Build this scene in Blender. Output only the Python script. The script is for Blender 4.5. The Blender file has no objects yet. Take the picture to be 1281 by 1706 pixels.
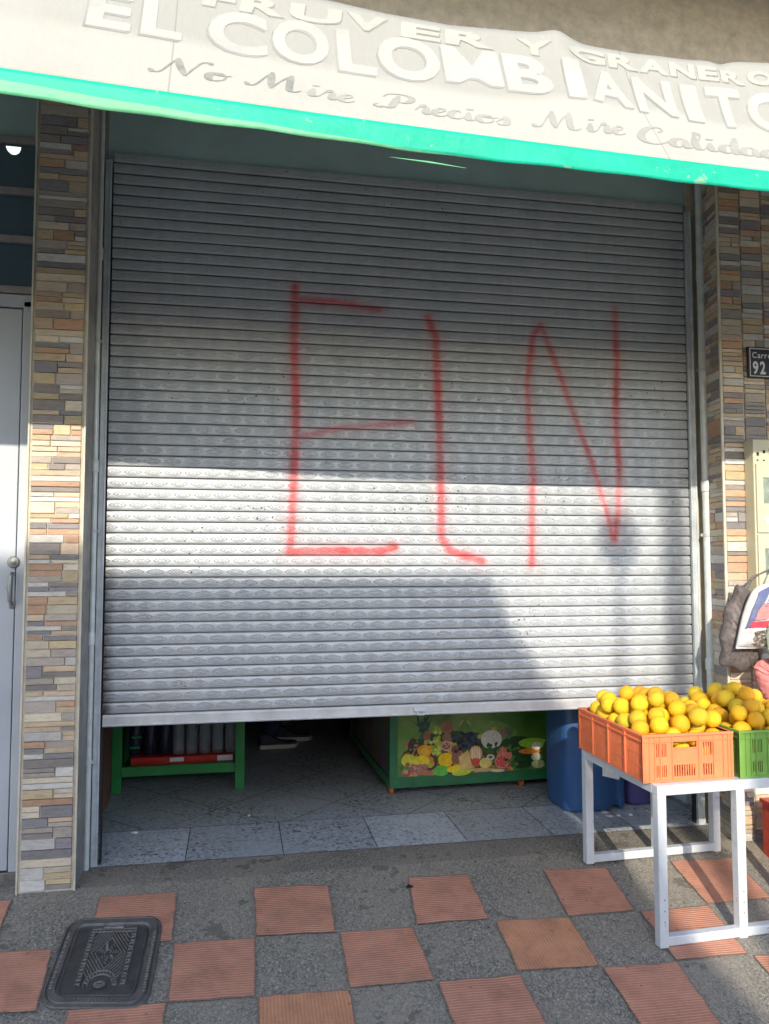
import bpy, bmesh, math, random
from mathutils import Vector, Matrix
R_ = math.radians
rng = random.Random(11)
SC = bpy.context.scene
COL = SC.collection

# ------------------------------------------------------------------ camera, sky, sun, exposure
cam_d = bpy.data.cameras.new('camera'); cam = bpy.data.objects.new('camera', cam_d); COL.objects.link(cam)
cam_d.sensor_fit = 'VERTICAL'; cam_d.sensor_height = 36; cam_d.lens = 36 * 1305.57 / 1706
cam_d.clip_start = 0.05; cam_d.clip_end = 500
YAW, PIT = 0.1868, 0.0600
f = Vector((math.sin(YAW) * math.cos(PIT), math.cos(YAW) * math.cos(PIT), math.sin(PIT)))
r = Vector((math.cos(YAW), -math.sin(YAW), 0)); u = r.cross(f)
m = Matrix((r, u, -f)).transposed().to_4x4(); m.translation = Vector((0.5655, -3.6717, 1.328))
cam.matrix_world = m
SC.camera = cam

SUN_EL, SUN_AZ = R_(25), R_(12)
to_sun = Vector((-math.sin(SUN_AZ) * math.cos(SUN_EL), -math.cos(SUN_AZ) * math.cos(SUN_EL), math.sin(SUN_EL)))
world = bpy.data.worlds.new("World"); SC.world = world; world.use_nodes = True
wn = world.node_tree; bg = wn.nodes['Background']
sky = wn.nodes.new('ShaderNodeTexSky'); sky.sky_type = 'NISHITA'; sky.sun_disc = False
sky.sun_elevation = SUN_EL; sky.sun_rotation = math.atan2(to_sun.x, to_sun.y)
sky.air_density = 1.0; sky.dust_density = 1.0; sky.ozone_density = 1.0
wn.links.new(sky.outputs[0], bg.inputs[0]); bg.inputs[1].default_value = 0.15
sd = bpy.data.lights.new('sun', 'SUN'); sd.energy = 2.1; sd.angle = R_(0.5); sd.color = (1.0, 0.90, 0.73)
so = bpy.data.objects.new('sun', sd); COL.objects.link(so)
so.rotation_euler = to_sun.to_track_quat('Z', 'Y').to_euler()
SC.view_settings.view_transform = 'Standard'; SC.view_settings.look = 'None'
SC.view_settings.exposure = 1.32; SC.view_settings.gamma = 1

# ------------------------------------------------------------------ material helpers
class N:
    def __init__(s, name):
        s.m = bpy.data.materials.new(name); s.m.use_nodes = True
        s.t = s.m.node_tree; s.b = s.t.nodes['Principled BSDF']
    def n(s, typ, **kw):
        x = s.t.nodes.new('ShaderNode' + typ)
        for k, v in kw.items(): setattr(x, k, v)
        return x
    def l(s, a, b): s.t.links.new(a, b)
    def set(s, sock, v):
        if hasattr(v, 'is_output') or isinstance(v, bpy.types.NodeSocket): s.l(v, sock)
        else: sock.default_value = v
    def math(s, op, a, b=0.0, c=None, clamp=False):
        x = s.n('Math', operation=op); x.use_clamp = clamp
        s.set(x.inputs[0], a); s.set(x.inputs[1], b)
        if c is not None: s.set(x.inputs[2], c)
        return x.outputs[0]
    def obj(s):
        if not hasattr(s, '_o'): s._o = s.n('TexCoord').outputs['Object']
        return s._o
    def noise(s, scale, detail=4, rough=.55, vec=None, dist=0):
        x = s.n('TexNoise'); s.l(vec or s.obj(), x.inputs['Vector'])
        x.inputs['Scale'].default_value = scale; x.inputs['Detail'].default_value = detail
        x.inputs['Roughness'].default_value = rough; x.inputs['Distortion'].default_value = dist
        return x.outputs['Fac']
    def vor(s, scale, feature='F1', vec=None, out='Distance'):
        x = s.n('TexVoronoi', feature=feature); s.l(vec or s.obj(), x.inputs['Vector'])
        x.inputs['Scale'].default_value = scale
        return x.outputs[out]
    def ramp(s, fac, stops):
        x = s.n('ValToRGB'); s.l(fac, x.inputs[0]); e = x.color_ramp.elements
        while len(e) < len(stops): e.new(.5)
        for i, (p, c) in enumerate(stops):
            e[i].position = p; e[i].color = (*c, 1) if len(c) == 3 else c
        return x.outputs[0]
    def mix(s, fac, a, b, mode='MIX'):
        x = s.n('MixRGB', blend_type=mode); s.set(x.inputs[0], fac)
        for i, v in ((1, a), (2, b)):
            if isinstance(v, tuple): x.inputs[i].default_value = (*v, 1) if len(v) == 3 else v
            else: s.l(v, x.inputs[i])
        return x.outputs[0]
    def map(s, scale=(1, 1, 1), rot=(0, 0, 0), loc=(0, 0, 0), vec=None):
        x = s.n('Mapping'); s.l(vec or s.obj(), x.inputs[0])
        x.inputs['Scale'].default_value = scale; x.inputs['Rotation'].default_value = rot; x.inputs['Location'].default_value = loc
        return x.outputs[0]
    def bump(s, h, strength=.4, dist=.01, prev=None):
        x = s.n('Bump'); s.l(h, x.inputs['Height']); x.inputs['Strength'].default_value = strength
        x.inputs['Distance'].default_value = dist
        if prev: s.l(prev, x.inputs['Normal'])
        s.l(x.outputs[0], s.b.inputs['Normal']); return x.outputs[0]
    def base(s, c): s.set(s.b.inputs['Base Color'], (*c, 1) if isinstance(c, tuple) and len(c) == 3 else c); return s
    def p(s, rough=.6, metal=0, spec=.5, **kw):
        s.set(s.b.inputs['Roughness'], rough); s.set(s.b.inputs['Metallic'], metal)
        s.set(s.b.inputs['Specular IOR Level'], spec)
        for k, v in kw.items(): s.set(s.b.inputs[k.replace('_', ' ')], v)
        return s

def simple(name, col, rough=.6, metal=0, var=.15, scale=18, bump=.15, bscale=120, bdist=.002, **kw):
    k = N(name); n = k.noise(scale, 5, .65)
    lo = tuple(c * (1 - var) for c in col); hi = tuple(min(1, c * (1 + var)) for c in col)
    k.base(k.ramp(n, [(.3, lo), (.7, hi)])).p(rough, metal, **kw)
    if bump: k.bump(k.noise(bscale, 3), bump, bdist)
    return k.m

M = {}
# embossed galvanised slats with red spray paint
SLP, SLZ0 = 0.050, 0.644
k = N('embossed_shutter_metal')
sx = k.n('SeparateXYZ'); k.l(k.obj(), sx.inputs[0]); X, Z = sx.outputs[0], sx.outputs[2]
zz = k.math('DIVIDE', k.math('SUBTRACT', Z, SLZ0), SLP); row = k.math('FLOOR', zz); v = k.math('SUBTRACT', k.math('FRACT', zz), .53)
wn_ = k.n('TexWhiteNoise', noise_dimensions='1D'); k.l(row, wn_.inputs['W'])
uu = k.math('SUBTRACT', k.math('FRACT', k.math('ADD', k.math('DIVIDE', X, .088), wn_.outputs['Value'])), .5)
au, av = k.math('ABSOLUTE', uu), k.math('ABSOLUTE', v)
e1 = k.math('ADD', k.math('POWER', k.math('MULTIPLY', au, 2.3), 1.25), k.math('POWER', k.math('MULTIPLY', av, 3.3), 1.3))
def ring(c, w):
    w *= .95
    d = k.math('ABSOLUTE', k.math('SUBTRACT', e1, c)); return k.math('SUBTRACT', 1.0, k.math('DIVIDE', d, w), clamp=True)
h = k.math('ADD', ring(.92, .16), k.math('MULTIPLY', ring(.45, .14), .8))
h = k.math('ADD', h, k.math('MULTIPLY', ring(0.0, .16), .9))
bar = k.math('MULTIPLY', k.math('GREATER_THAN', au, .455), k.math('LESS_THAN', av, .25)); h = k.math('MAXIMUM', h, bar)
fade = k.math('LESS_THAN', av, .36); h = k.math('MULTIPLY', h, fade)
nn = k.noise(7, 6, .7); n2 = k.noise(60, 3)
spk = k.vor(34); spk = k.math('LESS_THAN', spk, k.math('MULTIPLY', k.math('SUBTRACT', k.noise(1.7, 3, .6), .52), 1.3))
bcol = k.ramp(nn, [(.25, (.43, .475, .53)), (.5, (.51, .55, .60)), (.78, (.57, .60, .635))])
# grime near the middle band and streaks
stv = k.map((9, 1, .7)); streak = k.noise(3, 5, .7, stv)
bcol = k.mix(k.math('MULTIPLY', k.math('SUBTRACT', streak, .5, clamp=True), 1.5, clamp=True), bcol, (.36, .35, .33))
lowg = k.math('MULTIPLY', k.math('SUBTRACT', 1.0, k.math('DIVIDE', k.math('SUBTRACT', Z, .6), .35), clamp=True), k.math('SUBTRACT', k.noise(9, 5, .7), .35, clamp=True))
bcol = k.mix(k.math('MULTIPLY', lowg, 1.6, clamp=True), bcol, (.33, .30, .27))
bandm = k.math('SUBTRACT', 1.0, k.math('DIVIDE', k.math('ABSOLUTE', k.math('SUBTRACT', Z, 2.12)), .22), clamp=True)
sp2 = k.math('LESS_THAN', k.vor(21), k.math('MULTIPLY', bandm, .13)); sp2 = k.math('MULTIPLY', sp2, k.math('GREATER_THAN', k.noise(3.1, 3), .5))
bcol = k.mix(k.math('MULTIPLY', k.math('MAXIMUM', spk, sp2), .8), bcol, (.10, .06, .05))
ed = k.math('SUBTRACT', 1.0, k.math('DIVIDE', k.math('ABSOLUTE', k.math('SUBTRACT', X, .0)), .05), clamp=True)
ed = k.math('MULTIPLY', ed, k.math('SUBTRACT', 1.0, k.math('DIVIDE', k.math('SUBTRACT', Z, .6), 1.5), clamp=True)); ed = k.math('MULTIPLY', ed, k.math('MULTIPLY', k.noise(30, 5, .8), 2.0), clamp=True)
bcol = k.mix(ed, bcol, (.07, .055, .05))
scr = k.math('GREATER_THAN', k.noise(16, 6, .8, k.map((1, 1, 9))), .70); bcol = k.mix(k.math('MULTIPLY', scr, .30), bcol, (.20, .19, .18))
grv = k.math('LESS_THAN', k.math('FRACT', zz), .11); bcol = k.mix(k.math('MULTIPLY', grv, .65), bcol, (.10, .095, .09))
# spray strokes: distance to polyline segments in the shutter plane
G = {'E': ([(.825, 2.615), (.825, 2.267), (.835, 1.981), (.826, 1.697), (.812, 1.365)], .026, 1.0),
     'Et': ([(.825, 2.556), (1.023, 2.554), (1.228, 2.531)], .022, .95),
     'Em': ([(.855, 1.902), (1.026, 1.944), (1.258, 1.972), (1.391, 1.988)], .020, .7),
     'Eb': ([(.809, 1.365), (1.028, 1.369), (1.243, 1.366), (1.307, 1.386)], .026, 1.0),
     'L': ([(1.476, 2.501), (1.512, 2.413), (1.529, 2.004), (1.534, 1.71), (1.538, 1.433), (1.583, 1.367), (1.74, 1.32)], .025, 1.0),
     'N1': ([(1.996, 1.303), (1.998, 1.48), (2.007, 1.719), (1.989, 2.019), (1.981, 2.201), (2.016, 2.446), (2.060, 2.500)], .022, .9),
     'N2': ([(2.060, 2.500), (2.151, 2.269), (2.228, 2.058), (2.322, 1.816), (2.392, 1.589), (2.432, 1.429)], .020, .85),
     'N3': ([(2.46, 2.60), (2.466, 2.345), (2.456, 2.035), (2.468, 1.789), (2.461, 1.575), (2.438, 1.429)], .022, .95)}
flat = k.n('CombineXYZ'); k.l(X, flat.inputs[0]); k.l(Z, flat.inputs[2]); P2 = flat.outputs[0]
wob = k.math('MULTIPLY', k.math('SUBTRACT', k.noise(14, 2), .5), .012)
def vm(op, a, b=None):
    x = k.n('VectorMath', operation=op)
    for i, q in enumerate((a, b)):
        if q is None: continue
        if isinstance(q, (tuple, Vector)): x.inputs[i].default_value = q
        else: k.l(q, x.inputs[i])
    return x
paint = None; halo = None
for pts, wid, dens in G.values():
    dmin = None
    for (ax, az), (bx, bz) in zip(pts, pts[1:]):
        A = Vector((ax, 0, az)); D = Vector((bx - ax, 0, bz - az)); L2 = D.length_squared
        pa = vm('SUBTRACT', P2, A).outputs[0]
        t = k.math('DIVIDE', vm('DOT_PRODUCT', pa, D).outputs['Value'], L2, clamp=True)
        sc = k.n('VectorMath', operation='SCALE'); sc.inputs[0].default_value = D; k.l(t, sc.inputs['Scale'])
        d = vm('LENGTH', vm('SUBTRACT', pa, sc.outputs[0]).outputs[0]).outputs['Value']
        dmin = d if dmin is None else k.math('MINIMUM', dmin, d)
    dmin = k.math('ADD', dmin, wob)
    a = k.math('MULTIPLY', k.math('DIVIDE', k.math('SUBTRACT', wid + .010, dmin), .027, clamp=True), dens)
    hl = k.math('MULTIPLY', k.math('DIVIDE', k.math('SUBTRACT', .095, dmin), .095, clamp=True), dens)
    paint = a if paint is None else k.math('MAXIMUM', paint, a)
    halo = hl if halo is None else k.math('MAXIMUM', halo, hl)
mist = k.math('MULTIPLY', k.math('POWER', halo, 2.0), k.math('MULTIPLY', k.noise(300, 2, .9), .75))
thin = k.math('ADD', .30, k.math('MULTIPLY', k.noise(4, 4, .6), 1.05), clamp=True)
deep = k.math('SUBTRACT', 1.0, k.math('MULTIPLY', k.math('LESS_THAN', k.math('FRACT', zz), .1), .0))
core = k.math('MULTIPLY', k.math('SUBTRACT', paint, .45, clamp=True), 1.5, clamp=True)
dr_ = k.noise(2.2, 2, .5, k.map((38, 1, .6)))
pa_ = k.math('MAXIMUM', k.math('MULTIPLY', paint, thin), mist); pa_ = k.math('MAXIMUM', pa_, k.math('MULTIPLY', core, k.math('ADD', .45, k.math('MULTIPLY', k.noise(9, 3), .6)))); pa_ = k.math('MULTIPLY', pa_, k.math('SUBTRACT', 1.0, k.math('MULTIPLY', grv, .45)))
bcol = k.mix(k.math('MULTIPLY', pa_, .93), bcol, (.60, .025, .03))
rec = k.math('MULTIPLY', k.math('SUBTRACT', 1.0, h, clamp=True), k.math('MULTIPLY', fade, .05)); bcol = k.mix(rec, bcol, (.22, .22, .22))  # faint recess shade put into the colour so the embossing shows
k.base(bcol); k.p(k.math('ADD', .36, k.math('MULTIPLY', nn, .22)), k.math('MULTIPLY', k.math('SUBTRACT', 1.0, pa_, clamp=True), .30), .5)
b1 = k.bump(h, .75, .0034); k.bump(nn, .08, .02, b1)
M['shutter'] = k.m

M['rail'] = simple('galvanised_rail', (.56, .58, .60), .42, .3, .18, 9, .2, 40)
M['guide'] = simple('galvanised_guide', (.52, .57, .61), .4, .15, .2, 12, .15, 50)
M['pipe'] = simple('painted_pipe', (.62, .66, .66), .35, .1, .15, 14, .1, 50)
M['plaster'] = simple('grey_plaster', (.30, .29, .28), .9, 0, .3, 7, .5, 60)
M['pull'] = simple('tarnished_handle', (.26, .27, .27), .35, .5, .25, 20, .2)
M['header'] = simple('painted_lintel', (.42, .57, .57), .8, 0, .1, 4, .25, 30)
M['upper'] = simple('rough_stucco', (.42, .39, .33), .95, 0, .22, 14, .8, 70, .006)
M['inner'] = simple('interior_plaster', (.42, .46, .52), .9, 0, .12, 4, .1)
M['dark'] = simple('dark_gap', (.02, .02, .022), .9, 0, .1)
M['rubber'] = simple('black_rubber', (.02, .02, .02), .6)
M['white_metal'] = simple('white_enamel_tube', (.58, .62, .67), .42, 0, .07, 25, .25, 30, .002)
k = N('worn_white_enamel'); n = k.noise(25, 5, .65); c = k.ramp(n, [(.3, (.52, .56, .61)), (.7, (.60, .63, .67))])
d = k.math('GREATER_THAN', k.noise(38, 6, .75), .655); c = k.mix(k.math('MULTIPLY', d, .75), c, (.20, .12, .08)); d2 = k.math('GREATER_THAN', k.noise(12, 6, .75), .62); c = k.mix(k.math('MULTIPLY', d2, .3), c, (.36, .34, .31))
k.base(c).p(.42, 0, .5); k.bump(k.noise(30, 3), .25, .002); M['white_metal'] = k.m
def scuffed(name, col):
    k = N(name); c = k.ramp(k.noise(12, 5, .6), [(.3, tuple(x * .86 for x in col)), (.7, tuple(min(1, x * 1.1) for x in col))])
    d = k.math('GREATER_THAN', k.noise(55, 6, .8, k.map((1, 1, .5))), .66); c = k.mix(k.math('MULTIPLY', d, .4), c, tuple(min(1, x * .7 + .06) for x in col))
    d2 = k.math('SUBTRACT', k.noise(7, 6, .7), .5, clamp=True); c = k.mix(k.math('MULTIPLY', d2, 1.6, clamp=True), c, tuple(x * .55 for x in col))
    k.base(c).p(.5, 0, .4); k.bump(k.noise(50, 3), .15, .002); return k.m
M['crate_o'] = scuffed('orange_crate_plastic', (.52, .062, .022)); M['crate_g'] = scuffed('green_crate_plastic', (.14, .28, .055))
k = N('grey_door_paint'); n = k.noise(3, 5, .6); s_ = k.noise(26, 6, .75, k.map((1, 1, .5)))
c = k.ramp(n, [(.3, (.40, .44, .50)), (.7, (.47, .51, .57))])
sc_ = k.math('GREATER_THAN', s_, .66); c = k.mix(k.math('MULTIPLY', sc_, .35), c, (.20, .22, .25))
k.base(c).p(.42, 0, .5); k.bump(k.noise(8, 3), .25, .008); M['door'] = k.m
M['door_frame'] = simple('transom_metal', (.33, .31, .31), .5, .2, .15)
k = N('smoky_transom_glass'); k.base((.12, .19, .24)).p(.25, 0, .5); tr = k.n('BsdfTransparent'); mx = k.n('MixShader'); mx.inputs[0].default_value = .45
outn = [q for q in k.t.nodes if q.type == 'OUTPUT_MATERIAL'][0]; k.l(k.b.outputs[0], mx.inputs[1]); k.l(tr.outputs[0], mx.inputs[2]); k.l(mx.outputs[0], outn.inputs[0]); M['pane'] = k.m
M['glass_dark'] = simple('dark_transom_glass', (.03, .045, .06), .12, 0, .2, 3, 0)

# stone cladding: colour per stone from attribute
k = N('ledger_stone'); at = k.n('Attribute'); at.attribute_name = 'Col'
n = k.noise(30, 6, .7, k.map((1, 1, 3.5))); c = k.mix(.75, at.outputs['Color'], k.ramp(n, [(.25, (.55, .52, .5)), (.5, (1, 1, 1)), (.8, (1.25, 1.2, 1.12))]), 'MULTIPLY')
dk = k.math('GREATER_THAN', k.noise(48, 4, .8), .70); c = k.mix(k.math('MULTIPLY', dk, .45), c, (.09, .07, .06))
k.base(c).p(.55, 0, .4); k.bump(n, .5, .004); M['stone'] = k.m
M['mortar'] = simple('cream_grout', (.50, .46, .38), .9, 0, .2, 20, .3)
M['stone_trim'] = simple('tile_edge_trim', (.56, .52, .42), .5, 0, .15, 14, .1)

# pavement
k = N('washed_aggregate'); vv = k.vor(170, out='Color'); vg = k.n('RGBToBW'); k.l(vv, vg.inputs[0])
c = k.ramp(vg.outputs[0], [(.05, (.085, .079, .069)), (.45, (.200, .186, .163)), (.8, (.285, .266, .232)), (.97, (.43, .40, .35))])
big = k.noise(2.2, 6, .62); c = k.mix(k.math('MULTIPLY', k.math('SUBTRACT', big, .42, clamp=True), 2.6, clamp=True), c, (.30, .27, .225))
st = k.math('GREATER_THAN', k.noise(4.5, 6, .75), .60); c = k.mix(k.math('MULTIPLY', st, .55), c, (.07, .066, .06))
st2 = k.math('LESS_THAN', k.vor(9), .055); c = k.mix(k.math('MULTIPLY', st2, .75), c, (.035, .032, .03))
k.base(c).p(.85, 0, .3); b1 = k.bump(vv if False else vg.outputs[0], .7, .003); k.bump(k.noise(14, 4), .35, .012, b1); M['agg'] = k.m
def ribbed(name, col):
    k = N(name); uvn = k.n('UVMap'); uvn.uv_map = 'UVMap'
    w = k.n('TexWave', wave_type='BANDS', bands_direction='Y', wave_profile='SIN'); k.l(uvn.outputs[0], w.inputs['Vector'])
    w.inputs['Scale'].default_value = 8.0; w.inputs['Distortion'].default_value = 1.1; w.inputs['Detail'].default_value = 1; w.inputs['Detail Scale'].default_value = 5.0
    n = k.noise(9, 6, .7)
    c = k.ramp(n, [(.25, tuple(x * .66 for x in col)), (.5, col), (.8, tuple(min(1, x * 1.28) for x in col))])
    c = k.mix(.4, c, k.ramp(w.outputs['Fac'], [(.0, (.62, .58, .56)), (.4, (1, 1, 1))]), 'MULTIPLY')
    su = k.n('SeparateXYZ'); k.l(uvn.outputs[0], su.inputs[0]); fu = k.math('ABSOLUTE', k.math('SUBTRACT', k.math('FRACT', su.outputs[0]), .5)); fv = k.math('ABSOLUTE', k.math('SUBTRACT', k.math('FRACT', su.outputs[1]), .5))
    eg = k.math('SUBTRACT', .5, k.math('MAXIMUM', fu, fv)); en = k.math('MULTIPLY', k.noise(28, 5, .75), .075)
    wear = k.math('LESS_THAN', eg, k.math('SUBTRACT', en, .022)); c = k.mix(k.math('MULTIPLY', wear, .8), c, (.15, .135, .12))
    dirt = k.math('SUBTRACT', k.noise(3.3, 6, .7), .48, clamp=True); c = k.mix(k.math('MULTIPLY', dirt, 2.4, clamp=True), c, tuple(x * .55 + .04 for x in col))
    d = k.math('LESS_THAN', k.vor(13), .07); c = k.mix(k.math('MULTIPLY', d, .5), c, (.10, .06, .05))
    k.base(c).p(.7, 0, .35); k.bump(w.outputs['Fac'], .45, .0035); return k.m
M['terra'] = ribbed('ribbed_terracotta', (.49, .235, .160))
M['terra2'] = ribbed('ribbed_terracotta_worn', (.52, .25, .145))
def terrazzo(name, grid):
    k = N(name); ch = k.vor(75, out='Color'); g = k.n('RGBToBW'); k.l(ch, g.inputs[0])
    c = k.ramp(g.outputs[0], [(.18, (.05, .055, .06)), (.27, (.24, .265, .28)), (.6, (.34, .37, .39)), (.9, (.46, .49, .51))])
    c = k.mix(k.ramp(k.noise(2.2, 4), [(.35, (0, 0, 0)), (.65, (.8, .8, .8))]), c, (.37, .40, .43))
    if grid:
        mp = k.map((1 / .44, 1 / .44, 1), (0, 0, R_(45)), (.31, .12, 0)); s3 = k.n('SeparateXYZ'); k.l(mp, s3.inputs[0])
        fx = k.math('ABSOLUTE', k.math('SUBTRACT', k.math('FRACT', s3.outputs[0]), .5)); fy = k.math('ABSOLUTE', k.math('SUBTRACT', k.math('FRACT', s3.outputs[1]), .5))
        ln = k.math('GREATER_THAN', k.math('MAXIMUM', fx, fy), .492); c = k.mix(k.math('MULTIPLY', ln, .8), c, (.05, .052, .055))
    else:
        at = k.n('Attribute'); at.attribute_name = 'Col'; c = k.mix(1.0, c, at.outputs['Color'], 'MULTIPLY')
    k.base(c).p(k.math('ADD', .28, k.math('MULTIPLY', k.noise(12, 4), .3)), 0, .5); return k.m
M['terrazzo'] = terrazzo('terrazzo_tile', False); M['terrazzo_in'] = terrazzo('terrazzo_diagonal', True)
M['asphalt'] = simple('asphalt', (.30, .285, .26), .9, 0, .25, 30, .5)
M['kerb'] = simple('kerb_concrete', (.33, .32, .30), .9, 0, .2, 10, .4)
M['iron_rim'] = simple('rim_cast_iron', (.115, .11, .108), .5, .3, .35, 18, .5, 90, .002)
M['iron'] = simple('cast_iron', (.072, .070, .072), .5, .35, .35, 22, .5, 90, .002)
M['iron_worn'] = simple('worn_cast_iron', (.22, .21, .205), .5, .5, .3, 30, .4, 90, .002)

# canopy cloth
k = N('weathered_awning_cloth'); uvn = k.n('UVMap'); uvn.uv_map = 'UVMap'
s3 = k.n('SeparateXYZ'); k.l(uvn.outputs[0], s3.inputs[0]); U, V = s3.outputs[0], s3.outputs[1]
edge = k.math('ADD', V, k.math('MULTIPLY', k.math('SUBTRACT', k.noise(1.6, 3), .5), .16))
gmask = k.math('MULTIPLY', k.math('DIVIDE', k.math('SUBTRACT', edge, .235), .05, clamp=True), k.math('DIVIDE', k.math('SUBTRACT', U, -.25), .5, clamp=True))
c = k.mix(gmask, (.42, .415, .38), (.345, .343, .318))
c = k.mix(k.math('MULTIPLY', k.math('SUBTRACT', k.noise(26, 5, .7, k.map((3, 1, .6))), .52, clamp=True), 1.1), c, (.46, .46, .42))
c = k.mix(k.math('MULTIPLY', k.math('LESS_THAN', k.vor(7), .022), .8), c, (.15, .15, .13))
stn = k.math('SUBTRACT', k.noise(2.6, 6, .7, k.map((1, 1, .8))), .50, clamp=True); c = k.mix(k.math('MULTIPLY', stn, .9, clamp=True), c, (.30, .28, .23))
seam = k.math('LESS_THAN', k.math('ABSOLUTE', k.math('SUBTRACT', k.math('FRACT', k.math('DIVIDE', k.math('ADD', U, .35), 1.45)), .5)), .0016); c = k.mix(k.math('MULTIPLY', seam, .5), c, (.20, .20, .18))
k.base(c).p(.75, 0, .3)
weave = k.n('TexWave', wave_type='BANDS', bands_direction='X'); k.l(k.obj(), weave.inputs['Vector']); weave.inputs['Scale'].default_value = 55; weave.inputs['Distortion'].default_value = 2.5
b1 = k.bump(weave.outputs['Fac'], .10, .002); k.bump(k.noise(5, 4, .6, k.map((1.2, 1, .5))), .45, .03, b1)
tr = k.n('BsdfTranslucent'); tr.inputs[0].default_value = (.12, .70, .58, 1); mx = k.n('MixShader'); mx.inputs[0].default_value = .10
outn = [q for q in k.t.nodes if q.type == 'OUTPUT_MATERIAL'][0]; k.l(k.b.outputs[0], mx.inputs[1]); k.l(tr.outputs[0], mx.inputs[2]); k.l(mx.outputs[0], outn.inputs[0])
M['cloth'] = k.m
k = N('green_valance_cloth'); uvn = k.n('UVMap'); uvn.uv_map = 'UVMap'; s3 = k.n('SeparateXYZ'); k.l(uvn.outputs[0], s3.inputs[0]); U, V = s3.outputs[0], s3.outputs[1]
n = k.noise(6, 5, .6, k.map((1, 1, 3))); c = k.ramp(n, [(.3, (.003, .44, .30)), (.7, (.008, .54, .37))])
fad = k.math('MULTIPLY', k.math('DIVIDE', k.math('SUBTRACT', k.math('SUBTRACT', 1.15, k.math('MULTIPLY', U, 1.1)), V), .14, clamp=True), k.math('ADD', .35, k.noise(9, 5, .7, k.map((.6, 1, 5))), clamp=True))
hem = k.math('MULTIPLY', k.math('LESS_THAN', V, k.math('SUBTRACT', .52, k.math('MULTIPLY', U, .42))), k.math('ADD', .25, k.math('MULTIPLY', k.noise(7, 6, .75, k.map((1, 1, 7))), .9), clamp=True))
c = k.mix(hem, c, (.26, .62, .32)); c = k.mix(k.math('MULTIPLY', k.math('GREATER_THAN', k.noise(16, 5, .7), .66), .45), c, (.45, .50, .34))
k.base(c).p(.55, 0, .4); k.bump(k.noise(9, 4), .4, .02); tr = k.n('BsdfTranslucent'); tr.inputs[0].default_value = (.02, .75, .55, 1); mx = k.n('MixShader'); mx.inputs[0].default_value = .22
outn = [q for q in k.t.nodes if q.type == 'OUTPUT_MATERIAL'][0]; k.l(k.b.outputs[0], mx.inputs[1]); k.l(tr.outputs[0], mx.inputs[2]); k.l(mx.outputs[0], outn.inputs[0]); M['green_cloth'] = k.m
M['cloth_under'] = M['cloth']
M['print_white'] = simple('faded_white_print', (.375, .376, .35), .75, 0, .09, 7, .1)
M['print_grey'] = simple('faded_grey_print', (.275, .275, .26), .75, 0, .16, 5, .1)
M['print_pale'] = simple('pale_yellow_print', (.355, .36, .32), .75, 0, .06, 9, .1)
M['script_dark'] = simple('grey_script_print', (.23, .235, .22), .75, 0, .25, 30, .1)
M['script_pale'] = simple('pale_script_print', (.29, .29, .27), .75, 0, .12, 14, .1)

M['crate_o'] = simple('orange_crate_plastic', (.86, .23, .10), .42, 0, .10, 12, .1, 60, Subsurface_Weight=.0)
M['crate_g'] = simple('green_crate_plastic', (.17, .34, .065), .45, 0, .12, 12, .1, 60)
def orange(name, a, b):
    k = N(name); oi = k.n('ObjectInfo')
    n = k.noise(14, 3); c = k.ramp(n, [(.32, a), (.68, b)])
    c = k.mix(k.math('MULTIPLY', oi.outputs['Random'], .35), c, (.80, .40, .015))
    bl = k.math('LESS_THAN', k.vor(5.5), .16); c = k.mix(k.math('MULTIPLY', bl, k.math('MULTIPLY', k.noise(9, 4), .7)), c, (.30, .17, .03)); sp_ = k.n('SeparateXYZ'); k.l(k.obj(), sp_.inputs[0]); stem = k.math('GREATER_THAN', sp_.outputs[2], .925); c = k.mix(stem, c, (.16, .22, .04))
    k.base(c).p(.45, 0, .4); k.set(k.b.inputs['Subsurface Weight'], .12); k.b.inputs['Subsurface Radius'].default_value = (.02, .01, .003); k.b.inputs['Subsurface Scale'].default_value = .3
    k.bump(k.noise(16, 3, .7), .35, .06); return k.m
M['or1'] = orange('orange_peel_golden', (.80, .36, .012), (.86, .50, .02))
M['or2'] = orange('orange_peel_yellow', (.88, .50, .010), (.93, .66, .025))
M['or3'] = orange('orange_peel_greenish', (.42, .44, .02), (.82, .52, .03))
M['green_paint'] = simple('green_painted_steel', (.015, .22, .045), .45, 0, .15, 10, .15)
M['green_dark'] = simple('dark_green_frame', (.02, .13, .055), .4, 0, .2, 10, .15)
M['blue_plastic'] = simple('blue_plastic', (.025, .085, .23), .4, 0, .15, 5, .1)
M['violet_plastic'] = simple('violet_plastic', (.07, .06, .20), .4, 0, .15, 5, .1)
M['label_white'] = simple('white_label', (.70, .70, .72), .6, 0, .04)
M['wheel_orange'] = simple('orange_wheel', (.50, .12, .03), .45, 0, .2)
M['brown_board'] = simple('brown_board', (.22, .10, .055), .7, 0, .3, 9, .2)
M['red_wrap'] = simple('red_shrink_wrap', (.55, .03, .02), .3, 0, .35, 16, .5, 40, .004)
k = N('clear_bottle'); k.base((.35, .40, .45)).p(.10, 0, .9); k.set(k.b.inputs['Alpha'], .30); k.bump(k.noise(30, 3), .3, .004); M['clear'] = k.m
M['bottle_dark'] = simple('dark_bottle', (.02, .022, .045), .15, 0, .3)
M['jeans'] = simple('dark_navy_denim', (.025, .035, .075), .85, 0, .25, 40, .3, 200)
M['shirt'] = simple('dark_shirt', (.05, .06, .09), .85)
M['skin'] = simple('skin', (.42, .24, .16), .5, 0, .06)
M['shoe'] = simple('dark_canvas_shoe', (.025, .03, .055), .7, 0, .2)
M['sole'] = simple('white_rubber_sole', (.52, .50, .46), .6, 0, .1)
M['hair'] = simple('black_hair', (.015, .012, .01), .6)
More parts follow.
